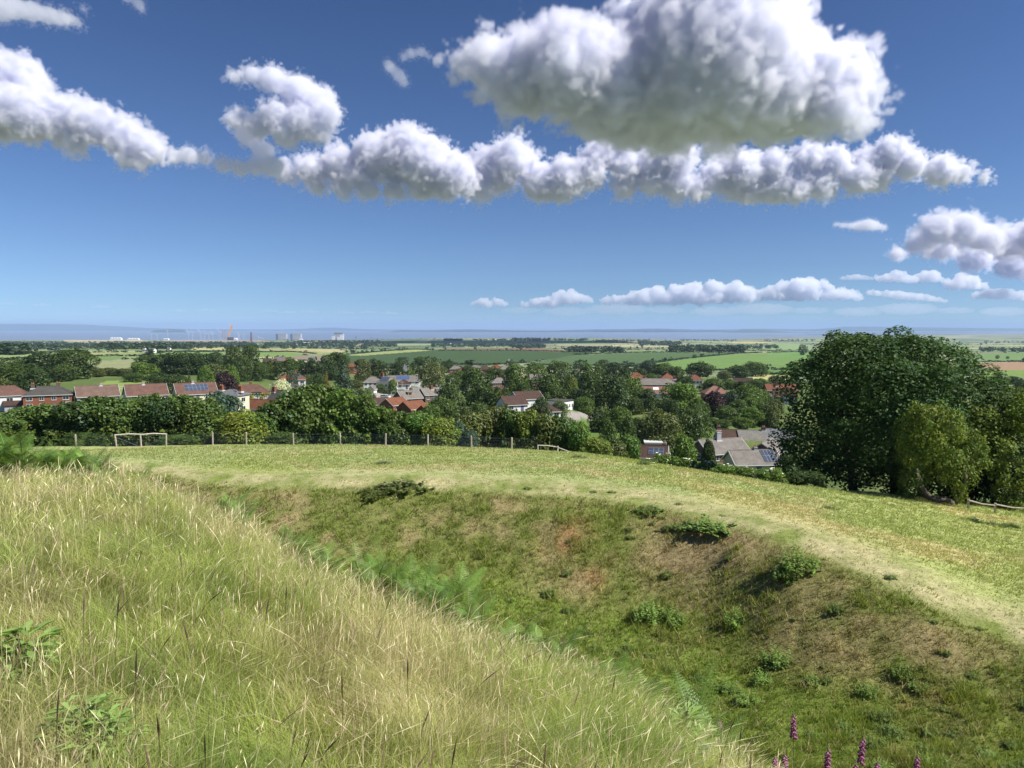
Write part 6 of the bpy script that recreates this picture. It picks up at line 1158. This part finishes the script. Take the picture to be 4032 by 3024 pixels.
for k, (px, pt, Y, s) in enumerate([(560, 1855, 15, .8), (830, 1838, 16, 1.0), (870, 1865, 15, .8), (950, 1960, 13.2, .9), (905, 1930, 13.5, .7), (1120, 2080, 12.0, .8), (1190, 2110, 11.6, .9), (1260, 2135, 11.4, .7), (1435, 2140, 11, 1.0), (1500, 2200, 10.4, .8), (1570, 2230, 10.2, .8), (1640, 2180, 10.6, .9), (1680, 2240, 10, 1.0), (1790, 2205, 10.2, 1.0), (1760, 2290, 9.5, .8), (1610, 2310, 9.6, .8), (1850, 2320, 9.4, .7),
                                    (2120, 2470, 8.8, .7), (2230, 2490, 8.6, .9), (2060, 2440, 9, .7), (2380, 2590, 8.3, .8), (2440, 2620, 8.1, .9), (2500, 2640, 8.2, .8), (2560, 2690, 8.0, .8), (2350, 2650, 7.8, .7), (2620, 2720, 8.2, .8), (2700, 2800, 8.2, .7), (2760, 2830, 8.4, .7), (2480, 2700, 7.6, .7)]):
    for q_ in range(2): fern(px + rb.uniform(-45, 45), pt + rb.uniform(25, 70), Y - rb.uniform(0, .5), s * rb.uniform(.45, .7), 'small pale bracken frond tuft in the row along the mound edge', 'bracken tufts along the mound edge', (.125, .215, .045))
    fern(px, pt, Y, s * .8, 'bracken on the mound edge, %s' % ['left of the hollow', 'tallest above the brown hollow', 'beside the tallest at the hollow', 'low above the hollow', 'left of the low one above the hollow', 'at the bend of the edge', 'just past the bend of the edge', 'small, past the bend', 'upright at the left of the middle cluster', 'second in the middle cluster', 'low in the middle cluster', 'dark stemmed in the middle cluster', 'in the heart of the middle cluster', 'tall at the right of the middle cluster', 'low at the right of the middle cluster', 'half sunk in grass under the middle cluster', 'last right of the middle cluster',
         'between the two clusters', 'arching above the lush ditch', 'small, left of the arching one', 'first of the lower cluster', 'second of the lower cluster', 'brightest of the lower cluster', 'right of the brightest in the lower cluster', 'low left in the lower cluster', 'on the right side of the lower cluster', 'far right of the lower cluster', 'last of the row near the foxgloves', 'lowest of the lower cluster'][k] if k else 'pale green bracken at the left end of the mound edge row', 'bracken along the edge of the mound', (.14, .235, .05))
for i in range(16): fern(rb.uniform(2300, 2900), rb.uniform(2600, 2880) , rb.uniform(7.6, 9.5), .8, 'bracken in the thick lower clump on the mound edge, left of the foxgloves', 'lower clump of bracken', (.14, .235, .05))
# ------------------------------------------------------------------ foxgloves, a thistle and scrub on the bank
PET = plain('foxglove_petals', (.25, .07, .17), .6, .2, 20); STM = plain('flower_stem', (.13, .16, .05), .7, .2, 20); BUD = plain('foxglove_buds', (.20, .20, .09), .7, .2, 20)
def foxglove(px, pt, Y, hsp, label, lean):
    p = P(px, pt, Y); z = hz(p[0], Y); h = p[2] - z; r = thing('foxglove', (p[0], Y, z), label, 'foxglove', 'foxgloves at the foot of the picture', rb.uniform(0, 6)); r.rotation_euler = (0, lean, 0); h = max(h, .9)
    MB().tube([(0, 0, -.1), (.01, 0, h * .5), (0, .01, h)], [.012, .009, .003], 6).build('stem', STM, r); g = MB(); bd = MB(); n = 30
    for k in range(n):
        t = k / n; zz = h - hsp + hsp * t * .98; a = k * 2.4; s = (1 - t) ** .7; d = Vector((math.cos(a), math.sin(a), -.75 - .2 * rb.random())).normalized(); o = Vector((0, 0, zz)); L_ = .062 * (.35 + .65 * s)
        if t < .72: g.tube([o + d * .008, o + d * L_ * .45, o + d * L_ * .85, o + d * L_ * 1.05], [.008, .015 * (.5 + .5 * s), .019 * (.5 + .5 * s), .026 * (.5 + .5 * s)], 7)
        else: bd.tube([o, o + d * L_ * .5, o + d * L_ * .7], [.004, .008, .003], 5)
    g.build('flower_spike', PET, r); bd.build('buds', BUD, r); g = MB()
    for k in range(7): a = k * 2.2; q = Vector((math.cos(a), math.sin(a), 0)); s = Vector((-q.y, q.x, 0)); zz = .08 + h * .07 * k; g.add([Vector((0, 0, zz)), q * .09 + s * .045 + Vector((0, 0, zz + .06)), q * .24 + Vector((0, 0, zz + .02)), q * .09 - s * .045 + Vector((0, 0, zz + .06))], [(0, 1, 2, 3)])
    g.build('leaves', plain('foxglove_leaf', (.09, .15, .04), .7), r)
for q in [(3152, 2785, 11.5, .46, 'tallest purple foxglove, standing clear of the others', -.03), (3330, 2868, 11, .50, 'right-leaning purple foxglove right of the tallest one', .08), (3246, 2920, 10.6, .42, 'purple foxglove between the tallest and the leaning one', .02), (2830, 2828, 11, .14, 'tiny foxglove with a single purple tuft near the bracken', 0), (3562, 2950, 11, .40, 'purple foxglove rising alone at the right of the row', .06),
          (3118, 2950, 10.6, .30, 'purple foxglove cut by the lower edge below the tallest', -.04), (3370, 2990, 10.6, .3, 'purple foxglove tip just above the lower edge, right of the leaning one', 0), (3455, 2985, 10.8, .3, 'purple foxglove tip at the lower edge beside the rightmost one', 0), (3052, 2975, 10.8, .14, 'small foxglove tuft at the lower edge, leftmost of the main row', 0)]: foxglove(*q)
p = P(2755, 2992, 5.6); z = hz(p[0], 5.6); r = thing('thistle', (p[0], 5.6, z), 'grey-green spiky thistle head at the lower edge', 'thistle'); h = max(.2, p[2] - z)
MB().tube([(0, 0, -.1), (.02, 0, h * .9)], [.008, .006], 6).build('stem', STM, r); g = MB()
for k in range(90):
    d = Vector((math.cos(k * 2.4) * math.sqrt(1 - ((k / 45 - 1) ** 2)), math.sin(k * 2.4) * math.sqrt(1 - ((k / 45 - 1) ** 2)), k / 45 - 1)); q = d.orthogonal().normalized() * .008; g.add([d * .03 + q + Vector((.02, 0, h)), d * .03 - q + Vector((.02, 0, h)), d * .066 + Vector((.02, 0, h))], [(0, 1, 2)])
g.build('flower_head', plain('thistle_head', (.28, .33, .20), .7), r)
SH = [(3145, 2118, 130, 33.6, 'bright_', 'big leafy thistle bush on the bank just below the path'), (3095, 2165, 90, 33.4, 'x', 'lower half of leaf clump left of the big thistle bush'), (3205, 2140, 60, 33.8, 'x', 'narrow leafy clump right of the big thistle bush'), (2795, 2025, 190, 40, 'n', 'wide flat patch of nettles at the lip of the bank'), (2700, 2045, 90, 40.5, 'n', 'dark nettles left of the wide nettle patch'), (2560, 1985, 100, 43, 'n', 'nettle clump at the top of the bank, left of the wide patch'),
      (1600, 1900, 170, 49, 'd', 'dark grassy mound at the top of the bank, near the middle'), (1480, 1925, 120, 48.5, 'd', 'dark tussock left of the dark grassy mound'), (2560, 2270, 120, 35, 'n', 'small bramble patch low on the brown bank'), (2660, 2290, 90, 34.5, 'n', 'small bramble patch right of the low one'), (2900, 2310, 90, 33, 'n', 'leafy clump in the middle of the brown bank'), (3060, 2460, 110, 29.5, 'n', 'thistle clump low on the bank above the ditch'), (3000, 2520, 80, 28.8, 'n', 'thistle clump left of the low thistle clump'), (2860, 2560, 90, 28.4, 'n', 'pale thistle clump at the ditch edge'),
      (3420, 2560, 80, 26.4, 'n', 'pale-leaved thistle clump on the right part of the bank'), (3560, 2540, 80, 26.8, 'n', 'leafy clump on the right part of the bank'), (3330, 2700, 70, 24.5, 'n', 'thistle clump in the green ditch'), (3820, 2085, 70, 50, 's', 'pale shrub in the grass, left of two dark ones at the right'), (3905, 2098, 60, 49.5, 's', 'dark little shrub, left one of two at the right'), (3972, 2102, 70, 49, 's', 'dark little shrub, right one of two at the right'), (3265, 1985, 55, 46, 's', 'small shrub on the field edge right of the red scar'), (3530, 2180, 30, 40, 's', 'tiny weed beside the path on the right'),
      (1512, 1835, 60, 58, 's', 'small dark weed in the middle of the field'), (2535, 1800, 50, 62, 's', 'small thistle near the field crest'), (2280, 1782, 50, 66, 's', 'low weed on the far part of the field'), (3480, 2860, 80, 21.5, 'n', 'pale leafy weed in the ditch above the foxgloves'), (2940, 2640, 90, 27, 'n', 'leafy weed left in the ditch bottom'), (3700, 2840, 90, 21.5, 'n', 'dark leafy weed in the ditch at the right')]
def weed_mesh(seed):
    q = np.random.RandomState(seed); V = []; Cc = []
    for st in range(34):
        a = q.uniform(0, 6.28); r = .5 * math.sqrt(q.rand()); hh = q.uniform(.35, 1.0) * (1.05 - r * .9); bx, by = r * math.cos(a), r * math.sin(a); lx, ly = q.normal(0, .09, 2); cb = q.uniform(.7, 1.25)
        for j in range(20):
            t = (j + 1) / 20; b = q.uniform(0, 6.28); d = np.array([math.cos(b), math.sin(b), q.uniform(-.35, .5)]); s = np.cross(d, [0, 0, 1]); s /= np.linalg.norm(s); L_ = q.uniform(.08, .17) * (1.15 - .6 * t); o = np.array([bx + lx * t, by + ly * t, hh * t]); m_ = o + d * L_ * .5
            V += [o, m_ + s * L_ * .3, o + d * L_ - np.array([0, 0, .02]), m_ - s * L_ * .3]; Cc += [np.array([1, 1, .9 + .3 * (q.rand() < .2)]) * cb * q.uniform(.75, 1.25)] * 4
    n = len(V) // 4; return mesh('weed_clump', np.array(V), np.arange(4 * n).reshape(n, 4), [LEAF], False, np.array(Cc))
WM = [weed_mesh(520 + i) for i in range(4)]  # leafy weed clumps such as nettles and thistles, not woody shrubs
for (px, pt, wpx, Y, k, lb) in SH:
    p = P(px, pt, Y); z = hz(p[0], Y); w_ = wpx * Y / F; h = min(max(p[2] - z, .28 * w_), 1.1 * w_)
    o = link({'s': 'shrub', 'd': 'tussock'}.get(k, 'weed_patch'), rb.choice(WM), None, (p[0], Y, z - .05)); o.scale = (w_ * 1.2, w_ * 1.0, min(h, (.35 if k == 'd' else 1.3 if k == 'bright_' else .8) * w_) * 1.15); o.rotation_euler.z = rb.uniform(0, 6.28); b = rb.uniform(.8, 1.2); c = {'d': (.12, .15, .035), 's': (.08, .125, .04)}.get(k, (.18, .275, .065)); o.color = (c[0] * b, c[1] * b, c[2] * b, 1)
    tag(o, lb, 'plant', 'weeds and scrub on the earthwork')
for k in range(70):
    a = rb.uniform(-.05, .62); r = rb.uniform(1.0, 1.0) * float(kat(np.array([a]), 4)[0]); r1_ = float(kat(np.array([a]), 5)[0]); r = r - 4 + (r1_ + 2 - r + 4) * rb.random() ** 1.4; X, Y = math.sin(a) * r, math.cos(a) * r; s = rb.uniform(.25, .75)
    o = link('weed_patch', rb.choice(WM), None, (X, Y, hz(X, Y) - .03)); o.scale = (s, s, s * rb.uniform(.4, .8)); o.rotation_euler.z = rb.uniform(0, 6); q = rb.uniform(.75, 1.2); o.color = (.16 * q, .225 * q, .06 * q, 1)
    tag(o, 'small low weed scattered over the ditch and its far bank', 'plant', 'small weeds scattered over ditch and bank')
for k in range(16):
    px, py, Y = rb.uniform(2680, 3500), rb.uniform(2890, 3040), rb.uniform(9.5, 13); p = P(px, py, Y); z = hz(p[0], Y); s = rb.uniform(.5, .95); o = link('weed_patch', rb.choice(WM), None, (p[0], Y, z)); o.scale = (s, s, s * rb.uniform(.8, 1.2)); o.rotation_euler.z = rb.uniform(0, 6); q = rb.uniform(.8, 1.2); o.color = (.19 * q, .26 * q, .075 * q, 1)
    tag(o, 'leafy weed in the tangle around the foxgloves at the lower edge', 'plant', 'weeds around the foxgloves')
# broad-leaved herbs low in the near grass
def herb_mesh(seed):
    q = np.random.RandomState(seed); V = []; Cc = []
    for k in range(110):
        a = q.uniform(0, 6.28); r = q.uniform(0, .55); zz = q.uniform(.15, 1.0) * (1.1 - r); o = np.array([r * math.cos(a), r * math.sin(a), zz]); b = a + q.normal(0, .6); d = np.array([math.cos(b), math.sin(b), q.uniform(-.1, .8)]); d /= np.linalg.norm(d); s = np.cross(d, [0, 0, 1]); s /= np.linalg.norm(s); L_ = q.uniform(.25, .48); w_ = L_ * .17; m_ = o + d * L_ * .5 + np.array([0, 0, .02])
        V += [o, m_ + s * w_, o + d * L_ - np.array([0, 0, .08]), m_ - s * w_]; Cc += [np.full(3, q.uniform(.7, 1.25))] * 4
    return mesh('herb', np.array(V), np.arange(440).reshape(110, 4), [LEAF], False, np.array(Cc))
HM = [herb_mesh(500 + i) for i in range(3)]
for k, (px, py, Y, s) in enumerate([(100, 2560, 4.2, .30), (330, 2690, 3.4, .26), (420, 2730, 3.3, .22), (830, 2790, 3.0, .2), (880, 2850, 2.8, .18), (640, 2960, 2.55, .2), (1540, 2920, 2.8, .2), (180, 2990, 2.5, .2), (2700, 2900, 6.5, .4), (2860, 2960, 7.5, .5)]):
    p = P(px, py, Y); z = hz(p[0], Y); o = link('herb', HM[k % 3], None, (p[0], Y, z)); o.scale = (s, s, s); o.color = (.24, .36, .10, 1)
    tag(o, 'bright leafy herb low in the grass, %s' % ['farthest of the three at the left edge', 'left of a close pair at lower left', 'right of a close pair at lower left', 'upper of two near the lower middle', 'lower of two near the lower middle', 'at the lower edge left of the middle', 'at the lower edge right of the middle', 'in the lower left corner', 'beside the thistle head', 'right of the thistle head'][k], 'plant', 'weeds in the near grass')
print('done', time.time() - T0)
